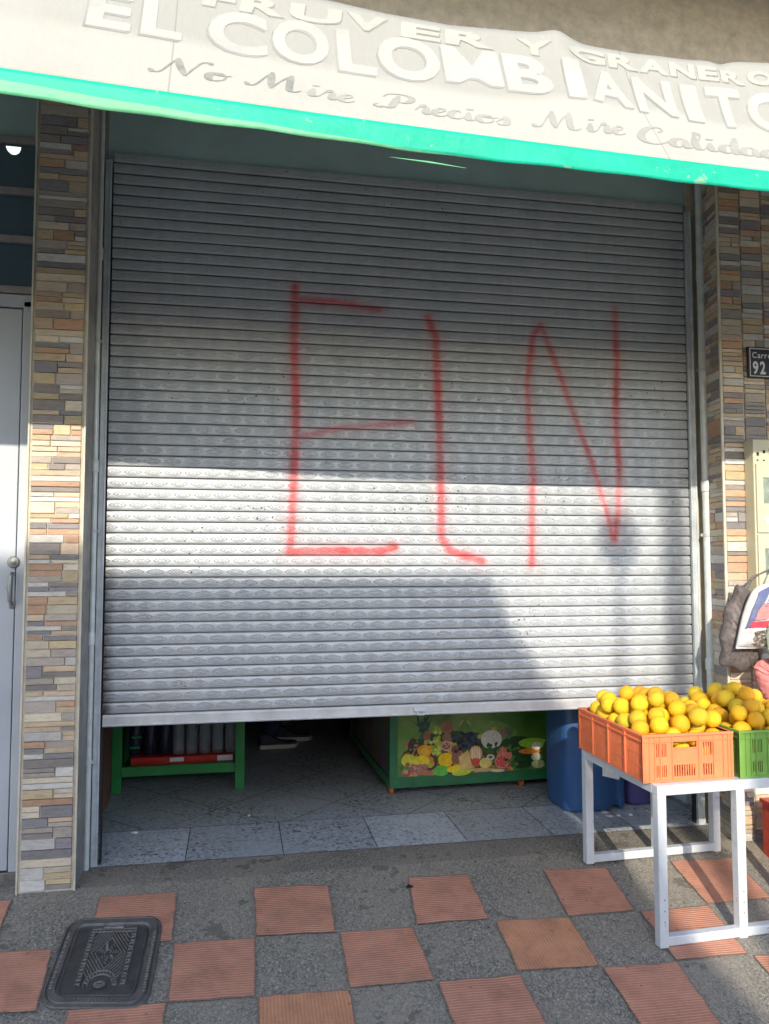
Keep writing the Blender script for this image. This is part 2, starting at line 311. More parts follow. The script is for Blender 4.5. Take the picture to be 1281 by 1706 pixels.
M['cream_paint'] = simple('cream_enamel', (.52, .50, .36), .45, 0, .05, 8, .1)
M['meter_glass'] = simple('grey_meter_window', (.22, .26, .22), .2, 0, .3, 30, .1)
M['plaque'] = simple('navy_enamel', (.018, .022, .05), .3, 0, .1, 20, 0)
M['plaque_white'] = simple('white_enamel_print', (.62, .66, .68), .4, 0, .05, 20, 0)
k = N('dark_bag_film'); n = k.noise(60, 5, .7); k.base(k.ramp(n, [(.3, (.07, .06, .06)), (.7, (.17, .15, .15))])).p(.5, 0, .3); k.bump(k.noise(9, 4), .5, .02); M['bag_dark'] = k.m
k = N('pale_bag_film'); k.base((.52, .58, .50)).p(.3, 0, .6); k.set(k.b.inputs['Transmission Weight'], .35); k.b.inputs['IOR'].default_value = 1.1; k.bump(k.noise(14, 4), .9, .02); M['bag_pale'] = k.m
k = N('lentil_filled_film'); vv = k.vor(130, out='Color'); g = k.n('RGBToBW'); k.l(vv, g.inputs[0])
k.base(k.ramp(g.outputs[0], [(.2, (.07, .06, .055)), (.6, (.17, .15, .13)), (.95, (.5, .47, .44))])).p(.25, 0, .6); k.bump(k.noise(30, 4), .6, .01); M['lentil'] = k.m
M['bag_white'] = simple('white_bag_print', (.52, .53, .55), .35, 0, .06, 20, .4, 30, .006)
M['bag_blue'] = simple('navy_bag_print', (.10, .12, .25), .35, 0, .2, 30, .4, 30, .006)
M['bag_red'] = simple('red_bag_print', (.60, .05, .08), .35, 0, .2, 30, .4, 30, .006)
M['pink_cloth'] = simple('pink_cloth', (.55, .20, .20), .8, 0, .15, 12, .6, 20, .02)
M['red_plastic'] = simple('red_plastic', (.50, .05, .03), .4, 0, .15)
M['paper'] = simple('paper_scrap', (.65, .65, .65), .8)
M['facade'] = simple('pale_facade', (.44, .40, .34), .9, 0, .15, 3, .3)
M['facade2'] = simple('brick_red_facade', (.34, .17, .12), .9, 0, .15, 3, .3)
M['post'] = simple('grey_concrete_post', (.30, .30, .29), .85)
k = N('lamp_glow'); k.base((.9, 1, 1)); k.b.inputs['Emission Color'].default_value = (.80, 1, .97, 1); k.b.inputs['Emission Strength'].default_value = 3.0; M['glow'] = k.m

# ------------------------------------------------------------------ mesh helpers
def link(o): COL.objects.link(o); return o
def tag(o, label=None, cat=None, group=None, kind=None):
    if label: o['label'] = label
    if cat: o['category'] = cat
    if group: o['group'] = group
    if kind: o['kind'] = kind
    return o
def root(name, loc, label, cat, group=None, rz=0):
    e = bpy.data.objects.new(name, None); e.location = loc; e.rotation_euler.z = rz; e.empty_display_size = .1; link(e)
    return tag(e, label, cat, group)
class MB:
    def __init__(s): s.v = []; s.f = []; s.mi = []; s.col = []; s.uv = None; s.cur = 0; s.cc = (1, 1, 1)
    def add(s, vs, fs):
        o = len(s.v); s.v += [tuple(a) for a in vs]
        for q in fs: s.f.append(tuple(i + o for i in q)); s.mi.append(s.cur); s.col.append(s.cc)
    def box(s, a, b, bev=0):
        x0, y0, z0 = a; x1, y1, z1 = b
        if bev:
            bm = bmesh.new(); bmesh.ops.create_cube(bm, size=1)
            for v in bm.verts: v.co = Vector(((x0 + x1) / 2 + v.co.x * (x1 - x0), (y0 + y1) / 2 + v.co.y * (y1 - y0), (z0 + z1) / 2 + v.co.z * (z1 - z0)))
            bmesh.ops.bevel(bm, geom=bm.edges[:], offset=bev, segments=2, profile=.5, affect='EDGES')
            s.bm(bm); return s
        s.add([(x0, y0, z0), (x1, y0, z0), (x1, y1, z0), (x0, y1, z0), (x0, y0, z1), (x1, y0, z1), (x1, y1, z1), (x0, y1, z1)],
              [(0, 3, 2, 1), (4, 5, 6, 7), (0, 1, 5, 4), (1, 2, 6, 5), (2, 3, 7, 6), (3, 0, 4, 7)]); return s
    def bm(s, bm, mat=None):
        bm.verts.ensure_lookup_table(); bm.verts.index_update()
        s.add([(mat @ v.co if mat else v.co) for v in bm.verts], [[v.index for v in q.verts] for q in bm.faces]); bm.free(); return s
    def tube(s, pts, rad, n=12, cap=True):
        pts = [Vector(p) for p in pts]; rr = rad if isinstance(rad, (list, tuple)) else [rad] * len(pts)
        vs = []; fs = []; ref = None
        for i, p in enumerate(pts):
            d = (pts[min(i + 1, len(pts) - 1)] - pts[max(i - 1, 0)]).normalized()
            if ref is None: ref = d.orthogonal().normalized()
            a = (ref - d * ref.dot(d)).normalized(); ref = a; b = d.cross(a)
            for j in range(n):
                t = 2 * math.pi * j / n; vs.append(p + (a * math.cos(t) + b * math.sin(t)) * rr[i])
        for i in range(len(pts) - 1):
            for j in range(n): fs.append((i * n + j, i * n + (j + 1) % n, (i + 1) * n + (j + 1) % n, (i + 1) * n + j))
        if cap: fs.append(tuple(range(n))[::-1]); fs.append(tuple(range((len(pts) - 1) * n, len(pts) * n)))
        s.add(vs, fs); return s
    def lathe(s, prof, c=(0, 0, 0), n=20, axis='Z'):
        vs = []; fs = []
        for (rad, z) in prof:
            for j in range(n):
                t = 2 * math.pi * j / n; p = Vector((rad * math.cos(t), rad * math.sin(t), z))
                if axis == 'Y': p = Vector((p.x, p.z, p.y))
                if axis == 'X': p = Vector((p.z, p.x, p.y))
                vs.append(p + Vector(c))
        for i in range(len(prof) - 1):
            for j in range(n): fs.append((i * n + j, i * n + (j + 1) % n, (i + 1) * n + (j + 1) % n, (i + 1) * n + j))
        fs.append(tuple(range(n))[::-1]); fs.append(tuple(range((len(prof) - 1) * n, len(prof) * n)))
        s.add(vs, fs); return s
    def prism(s, poly, d, axis='Z', z0=0):
        # poly 2D extruded
        n = len(poly)
        def P(a, b, h): return {'Z': (a, b, h), 'Y': (a, h, b), 'X': (h, a, b)}[axis]
        s.add([P(a, b, z0) for a, b in poly] + [P(a, b, z0 + d) for a, b in poly],
              [tuple(range(n))[::-1], tuple(range(n, 2 * n))] + [(i, (i + 1) % n, (i + 1) % n + n, i + n) for i in range(n)]); return s
    def build(s, name, mats, parent=None, smooth=False, auto=None):
        me = bpy.data.meshes.new(name); me.from_pydata(s.v, [], s.f); me.update()
        if not isinstance(mats, (list, tuple)): mats = [mats]
        for q in mats: me.materials.append(M[q] if isinstance(q, str) else q)
        me.polygons.foreach_set('material_index', s.mi)
        if any(c != (1, 1, 1) for c in s.col):
            ca = me.color_attributes.new('Col', 'FLOAT_COLOR', 'CORNER'); i = 0
            for p, c in zip(me.polygons, s.col):
                for li in p.loop_indices: ca.data[li].color = (*c, 1)
        bm = bmesh.new(); bm.from_mesh(me); bmesh.ops.recalc_face_normals(bm, faces=bm.faces)
        if smooth:
            a = R_(auto or 40)
            for q in bm.faces: q.smooth = True
            for e in bm.edges:
                if len(e.link_faces) == 2 and e.calc_face_angle(0) > a: e.smooth = False
        bm.to_mesh(me); bm.free()
        o = link(bpy.data.objects.new(name, me))
        if parent is not None: attach(o, parent)
        return o
def attach(o, parent):
    o.parent = parent
    o.matrix_parent_inverse = (Matrix.Translation(parent.location) @ parent.rotation_euler.to_matrix().to_4x4()).inverted()
def panel(mb, org, ud, vd, nd, us, vs, holes, th):
    """solid sheet with rectangular openings. holes: (u0,u1,v0,v1)"""
    org, ud, vd, nd = map(Vector, (org, ud, vd, nd))
    us = sorted(set([round(a, 5) for a in us] + [round(a, 5) for h in holes for a in h[:2]])); vs = sorted(set([round(a, 5) for a in vs] + [round(a, 5) for h in holes for a in h[2:]]))
    def hole(i, j):
        if i < 0 or j < 0 or i >= len(us) - 1 or j >= len(vs) - 1: return True
        cu, cv = (us[i] + us[i + 1]) / 2, (vs[j] + vs[j + 1]) / 2
        return any(h[0] < cu < h[1] and h[2] < cv < h[3] for h in holes)
    P = lambda a, b, d: org + ud * a + vd * b + nd * d
    for i in range(len(us) - 1):
        for j in range(len(vs) - 1):
            if hole(i, j): continue
            a, b, c, d = us[i], us[i + 1], vs[j], vs[j + 1]
            mb.add([P(a, c, 0), P(b, c, 0), P(b, d, 0), P(a, d, 0)], [(0, 1, 2, 3)])
            mb.add([P(a, c, th), P(b, c, th), P(b, d, th), P(a, d, th)], [(3, 2, 1, 0)])
            if hole(i - 1, j): mb.add([P(a, c, 0), P(a, d, 0), P(a, d, th), P(a, c, th)], [(0, 1, 2, 3)])
            if hole(i + 1, j): mb.add([P(b, c, 0), P(b, d, 0), P(b, d, th), P(b, c, th)], [(3, 2, 1, 0)])
            if hole(i, j - 1): mb.add([P(a, c, 0), P(b, c, 0), P(b, c, th), P(a, c, th)], [(3, 2, 1, 0)])
            if hole(i, j + 1): mb.add([P(a, d, 0), P(b, d, 0), P(b, d, th), P(a, d, th)], [(0, 1, 2, 3)])
def glyph_polys(ch, off=0.0):
    """triangulated outline of a character with the built-in font: verts, faces normalised to a unit box"""
    if ch == 'M':
        P = [(0, 0), (0, 1), (.24, 1), (.5, .50), (.76, 1), (1, 1), (1, 0), (.77, 0), (.77, .58), (.57, .16), (.43, .16), (.23, .58), (.23, 0)]
        return [Vector((a * .9, b * .72, 0)) for a, b in P], [tuple(range(13))[::-1]]
    c = bpy.data.curves.new('t', 'FONT'); c.body = ch; c.size = 1; c.offset = off; c.resolution_u = 4
    o = bpy.data.objects.new('t', c); COL.objects.link(o); dg = bpy.context.evaluated_depsgraph_get(); dg.update()
    me = bpy.data.meshes.new_from_object(o.evaluated_get(dg)); vs = [v.co.copy() for v in me.vertices]; fs = [tuple(p.vertices) for p in me.polygons]
    bpy.data.objects.remove(o); bpy.data.curves.remove(c); bpy.data.meshes.remove(me)
    return vs, fs

# ------------------------------------------------------------------ ground
RS = math.tan(.1658)
def ramp_z(y):
    if y > -.236: return 0.0
    if y > -2.6: return (y + .236) * RS
    if y > -3.6: return (-2.6 + .236) * RS - (-2.6 - y) * .02
    return -.55
g = MB(); ys = [0.0, -.1, -.236, -.5, -.8, -1.2, -1.8, -2.6, -3.6]; xs = [-60, -20, -8, -3, -1.5, 0, 1.5, 3, 4.5, 8, 20, 60]
vs = [(x, y, ramp_z(y) - .004) for y in ys for x in xs]; n = len(xs)
g.add(vs, [(i * n + j, i * n + j + 1, (i + 1) * n + j + 1, (i + 1) * n + j) for i in range(len(ys) - 1) for j in range(n - 1)])
tag(g.build('pavement', 'agg'), kind='structure')
g = MB(); g.box((-60, -3.75, -.60), (60, -3.603, -.42), .012); tag(g.build('kerb', 'kerb'), kind='structure')
g = MB(); g.add([(-200, -3.7, -.55), (200, -3.7, -.55), (200, -200, -.55), (-200, -200, -.55)], [(0, 1, 2, 3)]); tag(g.build('road', 'asphalt'), kind='structure')
g = MB(); g.add([(-200, 0.02, -.02), (200, 0.02, -.02), (200, 200, -.02), (-200, 200, -.02)], [(0, 1, 2, 3)]); tag(g.build('ground', 'asphalt'), kind='structure')

TL = [[(1.296, -.344), (1.555, -.358), (1.548, -.660), (1.259, -.654)], [(1.892, -.368), (2.175, -.385), (2.148, -.690), (1.866, -.689)],
      [(.650, -.335), (.955, -.352), (.950, -.658), (.652, -.641)], [(.048, -.315), (.347, -.322), (.352, -.625), (.046, -.616)],
      [(-.58, -.287), (-.285, -.290), (-.270, -.590), (-.57, -.585)], [(2.49, -.375), (2.79, -.385), (2.765, -.690), (2.468, -.690)], [(3.10, -.40), (3.40, -.41), (3.38, -.70), (3.09, -.70)],
      [(.357, -.642), (.650, -.651), (.643, -.950), (.362, -.938)], [(.962, -.660), (1.245, -.666), (1.256, -.958), (.958, -.955)],
      [(1.568, -.676), (1.868, -.690), (1.862, -.972), (1.558, -.957)], [(-.36, -.600), (-.063, -.610), (-.045, -.915), (-.34, -.905)],
      [(2.165, -.697), (2.468, -.700), (2.440, -.990), (2.150, -.985)], [(2.77, -.70), (3.07, -.71), (3.05, -1.0), (2.75, -1.0)],
      [(.053, -.925), (.359, -.936), (.357, -1.235), (.055, -1.23)], [(.652, -.951), (.957, -.960), (.955, -1.26), (.650, -1.25)],
      [(1.262, -.966), (1.560, -.976), (1.562, -1.28), (1.263, -1.27)], [(1.865, -.980), (2.150, -.995), (2.125, -1.29), (1.860, -1.285)], [(2.45, -1.0), (2.75, -1.01), (2.73, -1.31), (2.43, -1.30)],
      [(-.56, -.91), (-.26, -.92), (-.25, -1.21), (-.55, -1.2)]]
for j in range(4, 8):
    for i in range(-3, 12):
        if (i + j) % 2 == 0:
            x0, y0 = .05 + i * .303, -.335 - j * .302; TL.append([(x0, y0), (x0 + .298, y0 - .005), (x0 + .296, y0 - .298), (x0, y0 - .293)])
me_v = []; me_f = []; uvs = []; mi = []
for q_i, q in enumerate(TL):
    o = len(me_v); q = [Vector((a, b)) for a, b in q]; nseg = 6
    top = lambda s, t: (q[0] * (1 - s) + q[1] * s) * (1 - t) + (q[3] * (1 - s) + q[2] * s) * t
    swap = q_i in (9, 14); loops = []
    for a in range(nseg + 1):
        for b in range(nseg + 1):
            p = top(b / nseg, a / nseg); jt = .0025 if (a in (0, nseg) or b in (0, nseg)) else 0
            x, y = p.x + rng.uniform(-jt, jt), p.y + rng.uniform(-jt, jt)
            me_v.append((x, y, ramp_z(y) + .0015 + rng.uniform(-.0006, .0006)))
    for a in range(nseg):
        for b in range(nseg):
            i0 = o + a * (nseg + 1) + b; me_f.append((i0, i0 + nseg + 1, i0 + nseg + 2, i0 + 1)); mi.append(1 if swap else 0)
            c4 = [(b, a), (b, a + 1), (b + 1, a + 1), (b + 1, a)]
            for (bb, aa) in c4: uvs.append((aa / nseg, bb / nseg + q_i) if swap else (bb / nseg, aa / nseg + q_i))
me = bpy.data.meshes.new('pavement_tiles'); me.from_pydata(me_v, [], me_f); uvl = me.uv_layers.new(name='UVMap')
for i, c in enumerate(uvs): uvl.data[i].uv = c
me.materials.append(M['terra']); me.materials.append(M['terra2']); me.polygons.foreach_set('material_index', mi)
tag(link(bpy.data.objects.new('pavement_tiles', me)), kind='structure')

# shop floor: threshold row of straight tiles, then diagonal terrazzo
g = MB(); x = .3588 - 1.296 * 1
for i in range(12):
    s = rng.choice([1.15, 1.3, 1.45, 1.6]); g.cc = (s, s, s * 1.03)
    a, b = x + i * .432, x + (i + 1) * .432
    if a > 4.6: break
    a = max(a, -2.9); g.add([(a + .002, -.03, .0), (b - .002, -.03, .0), (b - .002, .408, .0), (a + .002, .408, .0)], [(0, 1, 2, 3)])
tag(g.build('threshold_tiles', 'terrazzo'), kind='structure')
g = MB(); g.box((-2.9, -.032, -.05), (4.7, 7.9, -.0045)); tag(g.build('floor_grout', 'dark'), kind='structure')
g = MB(); g.add([(-2.9, .412, 0), (4.7, .412, 0), (4.7, 7.9, 0), (-2.9, 7.9, 0)], [(0, 1, 2, 3)]); tag(g.build('shop_floor', 'terrazzo_in'), kind='structure')

# ------------------------------------------------------------------ building shell
rb = root('shop_building', (1.4, 0.2, 0), 'shop building with grey lintel and rough brown stucco above the awning', 'building')
g = MB(); g.box((-.06, .02, 3.155), (2.98, .30, 3.74)); g.build('lintel', 'header', rb)
g = MB(); g.box((-14, .0, 3.742), (14, .30, 4.40)); g.build('upper_wall', 'upper', rb)
g = MB(); g.box((-14, -1.15, 4.402), (14, .30, 4.56)); g.build('shade_slab', 'upper', rb)  # unseen slab, added to keep the sun off the upper wall
g = MB(); g.box((-14, .0, 4.562), (14, 8, 7.2)); g.build('storey', 'facade', rb)
g = MB(); g.box((-3.2, 8.0, -.0), (4.9, 8.2, 3.70)); g.box((-3.2, .30, 0), (-3.0, 8.0, 3.70)); g.box((4.7, .30, 0), (4.9, 8.0, 3.70)); g.build('inner_wall', 'inner', rb)
g = MB(); g.box((-3.2, .302, 3.70), (4.9, 8.2, 3.74)); g.build('ceiling', 'inner', rb)
g = MB(); g.box((-14, .02, -.3), (-1.6, .30, 3.74)); g.box((3.9, -.0, -.3), (14, .30, 3.74)); g.build('side_wall', 'facade', rb)
g = MB(); g.box((-.24, .02, -.0), (-.13, 8, 3.70)); g.box((2.99, .302, 0), (3.2, 8, 3.70)); g.build('inner_partition', 'inner', rb)
g = MB(); g.box((-.128, .30, 0), (-.105, .95, 1.3)); tag(g.build('brown_board', 'brown_board'), 'brown wooden board standing against the inner wall left of the green rack', 'board')

PAL = [((.60, .52, .41), 4), ((.53, .42, .27), 4), ((.58, .56, .53), 5), ((.27, .24, .225), 3), ((.25, .235, .25), 3), ((.50, .31, .21), 3), ((.58, .44, .32), 3), ((.40, .35, .31), 3)]
PL = [c for c, w in PAL for _ in range(w)]
def cladding(mb, org, ud, vd, nd, W, H, seed, colw=None, relief=.011, wash=0):
    rg = random.Random(seed); org, ud, vd, nd = map(Vector, (org, ud, vd, nd)); z = 0
    cols = []; a = 0
    while a < W - .01:
        b = min(W, a + (colw or W)); cols.append((a, b)); a = b
    for ci, (ca, cb) in enumerate(cols):
        z = .002
        while z < H - .005:
            h = rg.choice([.020, .027, .034, .038, .044, .048]); h = min(h, H - z)
            if ci: z0 = z
            a = ca + .002; last = None
            while a < cb - .004:
                L = rg.uniform(.065, .19); L = cb - .002 - a if cb - a - L < .045 else L
                c = rg.choice(PL)
                while c == last: c = rg.choice(PL)
                last = c; v_ = rg.uniform(.82, 1.12); mb.cc = tuple(min(.9, x * v_) for x in c)
                split = h > .036 and rg.random() < .35
                for (za, zb) in ([(z, z + h * .5), (z + h * .5, z + h)] if split else [(z, z + h)]):
                    if split: v2 = rg.uniform(.85, 1.12); mb.cc = tuple(min(.9, x * v2) for x in rg.choice(PL))
                    d = relief * rg.uniform(.35, 1); j = lambda: rg.uniform(-.0012, .0012)
                    A = [(a, za + .0012), (a + L - .0022, za + .0012), (a + L - .0022, zb - .0012), (a, zb - .0012)]; ins = .0022
                    Bq = [(a + ins, za + ins), (a + L - .0022 - ins, za + ins), (a + L - .0022 - ins, zb - ins), (a + ins, zb - ins)]
                    vs = [org + ud * p + vd * (q + j()) for p, q in A] + [org + ud * p + vd * (q) + nd * (d + j()) for p, q in Bq]
                    mb.add(vs, [(4, 5, 6, 7), (0, 1, 5, 4), (1, 2, 6, 5), (2, 3, 7, 6), (3, 0, 4, 7)])
                a += L
            z += h
# left pillar
pl = root('tiled_pillar', (-.165, -.13, 0), 'narrow pillar clad in ledger stone between the grey door and the shutter', 'pillar', 'stone clad pillars')
g = MB(); g.box((-.283, -.242, -.02), (-.062, .019, 3.74)); g.build('plaster_core', 'plaster', pl)
g = MB(); g.cc = (.5, .5, .5); g.cc = (1, 1, 1); cladding(g, (-.270, -.2440, .0), (1, 0, 0), (0, 0, 1), (0, -1, 0), .200, 3.72, 5); g.build('stone_cladding', 'stone', pl)
g = MB(); g.box((-.065, -.2515, -.01), (-.0575, -.2425, 3.73), .002); g.box((-.2845, -.2505, -.01), (-.2765, -.2425, 3.73), .002); g.build('edge_trim', 'stone_trim', pl)
g = MB(); g.box((-.276, -.2445, -.015), (-.066, -.2421, 3.735)); g.build('grout_bed', 'mortar', pl)
# right pillar and wall
pr = root('tiled_pillar', (3.3, -.1, 0), 'stone clad wall corner right of the shutter behind the bags and the number plaque', 'pillar', 'stone clad pillars')
g = MB(); g.prism([(2.897, -.242), (3.895, -.242), (3.895, .25), (2.985, .25), (2.945, .02)], 3.84, 'Z', -.1); g.build('plaster_core', 'mortar', pr)
g = MB(); cladding(g, (2.897, -.2425, -.03), (1, 0, 0), (0, 0, 1), (0, -1, 0), .99, 3.75, 8, .118); jd = Vector((2.945 - 2.897, .262, 0)).normalized()
cladding(g, (2.8965, -.238, -.03), tuple(jd), (0, 0, 1), (-jd.y, jd.x, 0), .222, 3.75, 17, None, .005); g.build('stone_cladding', 'stone', pr)
g = MB(); g.box((2.8855, -.2515, -.05), (2.8985, -.2405, 3.73), .002); g.build('edge_trim', 'stone_trim', pr)

# ------------------------------------------------------------------ roller shutter
rs = root('roller_shutter', (1.425, 0, .59), 'large embossed metal roller shutter with red sprayed letters, stopped short of the floor', 'shutter')
prof = [(.0000, .006), (.0028, .006), (.0034, -.0055), (.0060, -.0078), (.014, -.0088), (.027, -.0092), (.040, -.0086), (.0462, -.0070), (.0488, -.0045), (.0490, .006)]
nx = 90; Xs = [-.004 + 2.857 * i / nx for i in range(nx + 1)]; vs = []; fs = []
nr = 0; rg = random.Random(3)
for s_i in range(51):
    zb = SLZ0 + s_i * SLP; tilt = rg.uniform(-.0009, .0009); ph = rg.uniform(0, 6)
    for (dz, dy) in prof:
        for x in Xs:
            wv = .0016 * math.sin(x * 2.1 + ph * .15 + zb * 1.3) + .0007 * math.sin(x * 9 + ph); vs.append((x, dy + tilt + wv, zb + dz + .0008 * math.sin(x * 3 + ph)))
    nr += len(prof)
for i in range(nr - 1):
    for j in range(nx): a = i * (nx + 1) + j; fs.append((a, a + 1, a + nx + 2, a + nx + 1))
g = MB(); g.add(vs, fs); o = g.build('slat_curtain', 'shutter', rs, smooth=True, auto=35)
g = MB(); g.prism([(-.016, .592), (-.019, .597), (-.0155, .602), (-.0155, .634), (-.010, .6425), (.012, .6425), (.012, .592)], 2.856, 'X', -.003); ob = g.build('bottom_rail', 'rail', rs)
for x0, x1, px in ((-.040, -.008, 0), (2.858, 2.892, 1)):
    g = MB(); g.box((x0, -.024, -.003), (x1 - .002, -.012, 3.15), .003)
    g.box((x0, -.012, -.003), (x0 + .008, .018, 3.15)); g.box((x1 - .010, -.030, -.0), (x1 - .004 + .002, -.012, 3.15), .002); g.build('guide_rail', 'guide', rs)
g = MB(); g.box((-.007, -.004, 0), (-.001, .03, 3.15)); g.build('guide_lining', 'dark', rs); g = MB(); g.box((2.852, -.004, 0), (2.858, .03, 3.15)); g.build('guide_lining', 'dark', rs)
g = MB(); g.box((-.066, .002, -.02), (-.034, .0185, 3.73)); g.build('jamb_strip', 'plaster', rs); g = MB(); g.box((2.88, .002, -.02), (2.95, .0185, 3.73)); g.build('jamb_strip', 'stone_trim', rs)
g = MB(); g.box((1.395, -.034, .612), (1.455, -.020, .634), .003); g.tube([(1.41, -.036, .615), (1.41, -.045, .600), (1.44, -.045, .600), (1.44, -.036, .615)], .0035, 8); g.build('hasp', 'white_metal', rs)

# pipes
for (px, py, rad, zt, cps, lab) in ((-.052, -.045, .0115, 3.73, (1.74, .98, 2.7), 'thin grey conduit pipe running up beside the left guide of the shutter'), (2.922, -.058, .0225, 3.73, (1.70, .80, 2.8), 'thicker pale grey pipe running up beside the right guide of the shutter')):
    t = root('wall_pipe', (px, py, 0), lab, 'pipe', 'vertical pipes beside the shutter')
    g = MB(); g.tube([(px, py, -.003), (px + .002, py, 1.2), (px - .001, py, 2.4), (px, py, zt)], rad, 16); g.build('pipe', 'pipe', t, smooth=True)
    for cz in cps:
        g = MB(); g.lathe([(rad + .0005, cz - .03), (rad + .004, cz - .026), (rad + .004, cz + .022), (rad + .0005, cz + .03)], (px, py, 0), 16); g.build('coupling', 'pipe', t, smooth=True)
    for cz in (.45, 1.45, 2.3):
        g = MB(); g.lathe([(rad + .001, cz - .008), (rad + .002, cz - .007), (rad + .002, cz + .007), (rad + .001, cz + .008)], (px, py, 0), 16); g.box((px - rad - .012, py + rad * .2, cz - .007), (px + rad + .012, py + rad * .2 + .004, cz + .007)); g.build('clamp', 'guide', t)

# ------------------------------------------------------------------ grey door on the left
dr = root('metal_door', (-.8, -.1, .0), 'tall grey painted metal door with barred transom at the left edge', 'door')
g = MB(); g.box((-.352, -.105, .03), (-.287, -.06, 2.445), .004); g.box((-1.32, -.105, .03), (-1.26, -.06, 2.445), .004)
g.box((-1.32, -.105, 2.412 + .004), (-.287, -.061, 2.472), .004); g.build('door_frame', 'door', dr)
g = MB(); g.box((-1.257, -.099, .035), (-.357, -.062, 2.410), .003); lf = g.build('door_leaf', 'door', dr)
g = MB(); g.box((-1.26, -.07, .02), (-.35, -.0555, 2.414)); g.build('door_backing', 'dark', dr)
g = MB(); g.box((-1.6, -.102, -.012), (-.286, -.052, .028), .003); g.build('sill', 'iron_worn', dr)
g = MB(); g.lathe([(.024, -.106), (.025, -.110), (.021, -.114), (.010, -.115), (.010, -.119), (.005, -.120)], (-.362, 0, 1.315), 24, 'Y'); g.build('lock_rose', 'pull', dr, smooth=True)
g = MB(); g.tube([(-.364, -.110, 1.268), (-.364, -.135, 1.258), (-.364, -.142, 1.21), (-.364, -.138, 1.155), (-.364, -.112, 1.140)], [.008, .0095, .011, .0095, .008], 10)
g.box((-.376, -.108, 1.120), (-.352, -.0995, 1.150), .003); g.build('pull_handle', 'pull', dr, smooth=True)
for z0 in (2.476, 2.70, 2.915, 3.145):
    g = MB(); g.box((-1.6, -.105, z0 + .001), (-.287, -.065, z0 + .034), .004); g.build('transom_bar', 'door_frame', dr)
for z0, z1 in ((2.512, 2.699), (2.736, 2.914), (2.951, 3.144)):
    g = MB(); g.box((-1.6, -.089, z0), (-.2875, -.085, z1)); g.build('transom_pane', 'pane', dr)
g = MB(); g.box((-1.6, -.07, 3.182), (-.287, -.02, 3.74)); g.build('transom_board', 'header', dr)
g = MB(); g.box((-1.62, -.105, -.01), (-1.325, -.02, 3.74)); g.build('door_jamb', 'door', dr)
t = root('hanging_bulb', (-.494, .2, 3.283), 'small lit white bulb just behind the topmost transom bar', 'lamp')
g = MB(); g.lathe([(.001, -.036), (.016, -.033), (.027, -.022), (.032, -.008), (.032, .006), (.025, .022), (.014, .036), (.013, .06)], (-.494, .2, 3.283), 20); g.build('bulb', 'glow', t, smooth=True)
g = MB(); g.lathe([(.016, .06), (.017, .095), (.008, .10)], (-.494, .2, 3.283), 14); g.tube([(-.494, .2, 3.37), (-.494, .2, 3.70)], .004, 6); g.build('bulb_socket', 'rubber', t)

# ------------------------------------------------------------------ awning
CT = [(-3.2, 3.16), (-1.0, 3.15), (0, 3.13), (.5, 3.108), (.829, 3.095), (1.013, 3.076), (1.232, 3.065), (1.468, 3.075), (1.563, 3.081), (1.60, 3.080), (1.702, 3.057), (1.866, 3.05), (2.091, 3.052), (2.397, 3.079), (3.2, 3.09), (5.2, 3.1)]
def ct(x):
    for (a, za), (b, zb) in zip(CT, CT[1:]):
        if a <= x <= b: return za + (zb - za) * (x - a) / (b - a)
    return CT[-1][1]
def cb(x): xx = min(max(x, -.4), 2.6); return .007 * xx * xx - .044 * xx + 2.573
def cbb(x): xx = min(max(x, -.4), 2.3); return .012 * xx * xx - .052 * xx + 2.506
YB, RUN = -1.6, .30
def cpos(x, t, off=0.0):
    zb, zt = cb(x), ct(x); L = math.hypot(RUN, zt - zb); k = t / L
    rib = .014 * math.exp(-((x - 1.60 - .1 * (1 - k)) / .05) ** 2) * min(1, max(0, k)) ; sag = -.018 * math.sin(math.pi * min(1, max(0, k))) + .006 * math.sin(x * 4.3 + 3 * k) * math.sin(math.pi * min(1, max(0, k)))
    cre = -.010 * math.exp(-((x - 2.26 - (k - .8) * -.25) / .035) ** 2) * max(0, k - .45)
    nrm = Vector((0, -(zt - zb), RUN)).normalized()
    return Vector((x, YB + RUN * k, zb + (zt - zb) * k)) + nrm * (rib + sag + cre * 2 + off)
aw = root('awning', (1.2, -1.6, 2.45), 'long faded white awning with a green lower band and worn lettering above the shutter', 'awning')
def sheet(name, mat, fn, us, vsn, th, uvf):
    vs = [fn(a, b) for b in vsn for a in us]; n = len(us)
    fs = [(i * n + j, i * n + j + 1, (i + 1) * n + j + 1, (i + 1) * n + j) for i in range(len(vsn) - 1) for j in range(n - 1)]
    me = bpy.data.meshes.new(name); me.from_pydata([tuple(v) for v in vs], [], fs); ul = me.uv_layers.new(name='UVMap'); uvd = [uvf(a, b) for b in vsn for a in us]
    for l in me.loops: ul.data[l.index].uv = uvd[l.vertex_index]
    for p in me.polygons: p.use_smooth = True
    me.materials.append(M[mat]); o = link(bpy.data.objects.new(name, me)); attach(o, aw)
    sm = o.modifiers.new('thick', 'SOLIDIFY'); sm.thickness = th; sm.offset = 1 if name == 'x' else -1
    return o
US = [-3.1 + i * .0175 for i in range(int(8.1 / .0175))]
sheet('canopy_cloth', 'cloth', lambda a, b: cpos(a, b * math.hypot(RUN, ct(a) - cb(a))), US, [i / 22 for i in range(23)], .002, lambda a, b: (a, b * .58))
def vpos(a, b):
    zt, zb = cb(a), cbb(a); return Vector((a, YB - .004 + .004 * math.sin(a * 7) * (1 - b), zb + (zt - zb) * b + .0015 * math.sin(a * 23) * (1 - b)))
sheet('valance', 'green_cloth', vpos, US, [i / 6 for i in range(7)], .0025, lambda a, b: (a, b))
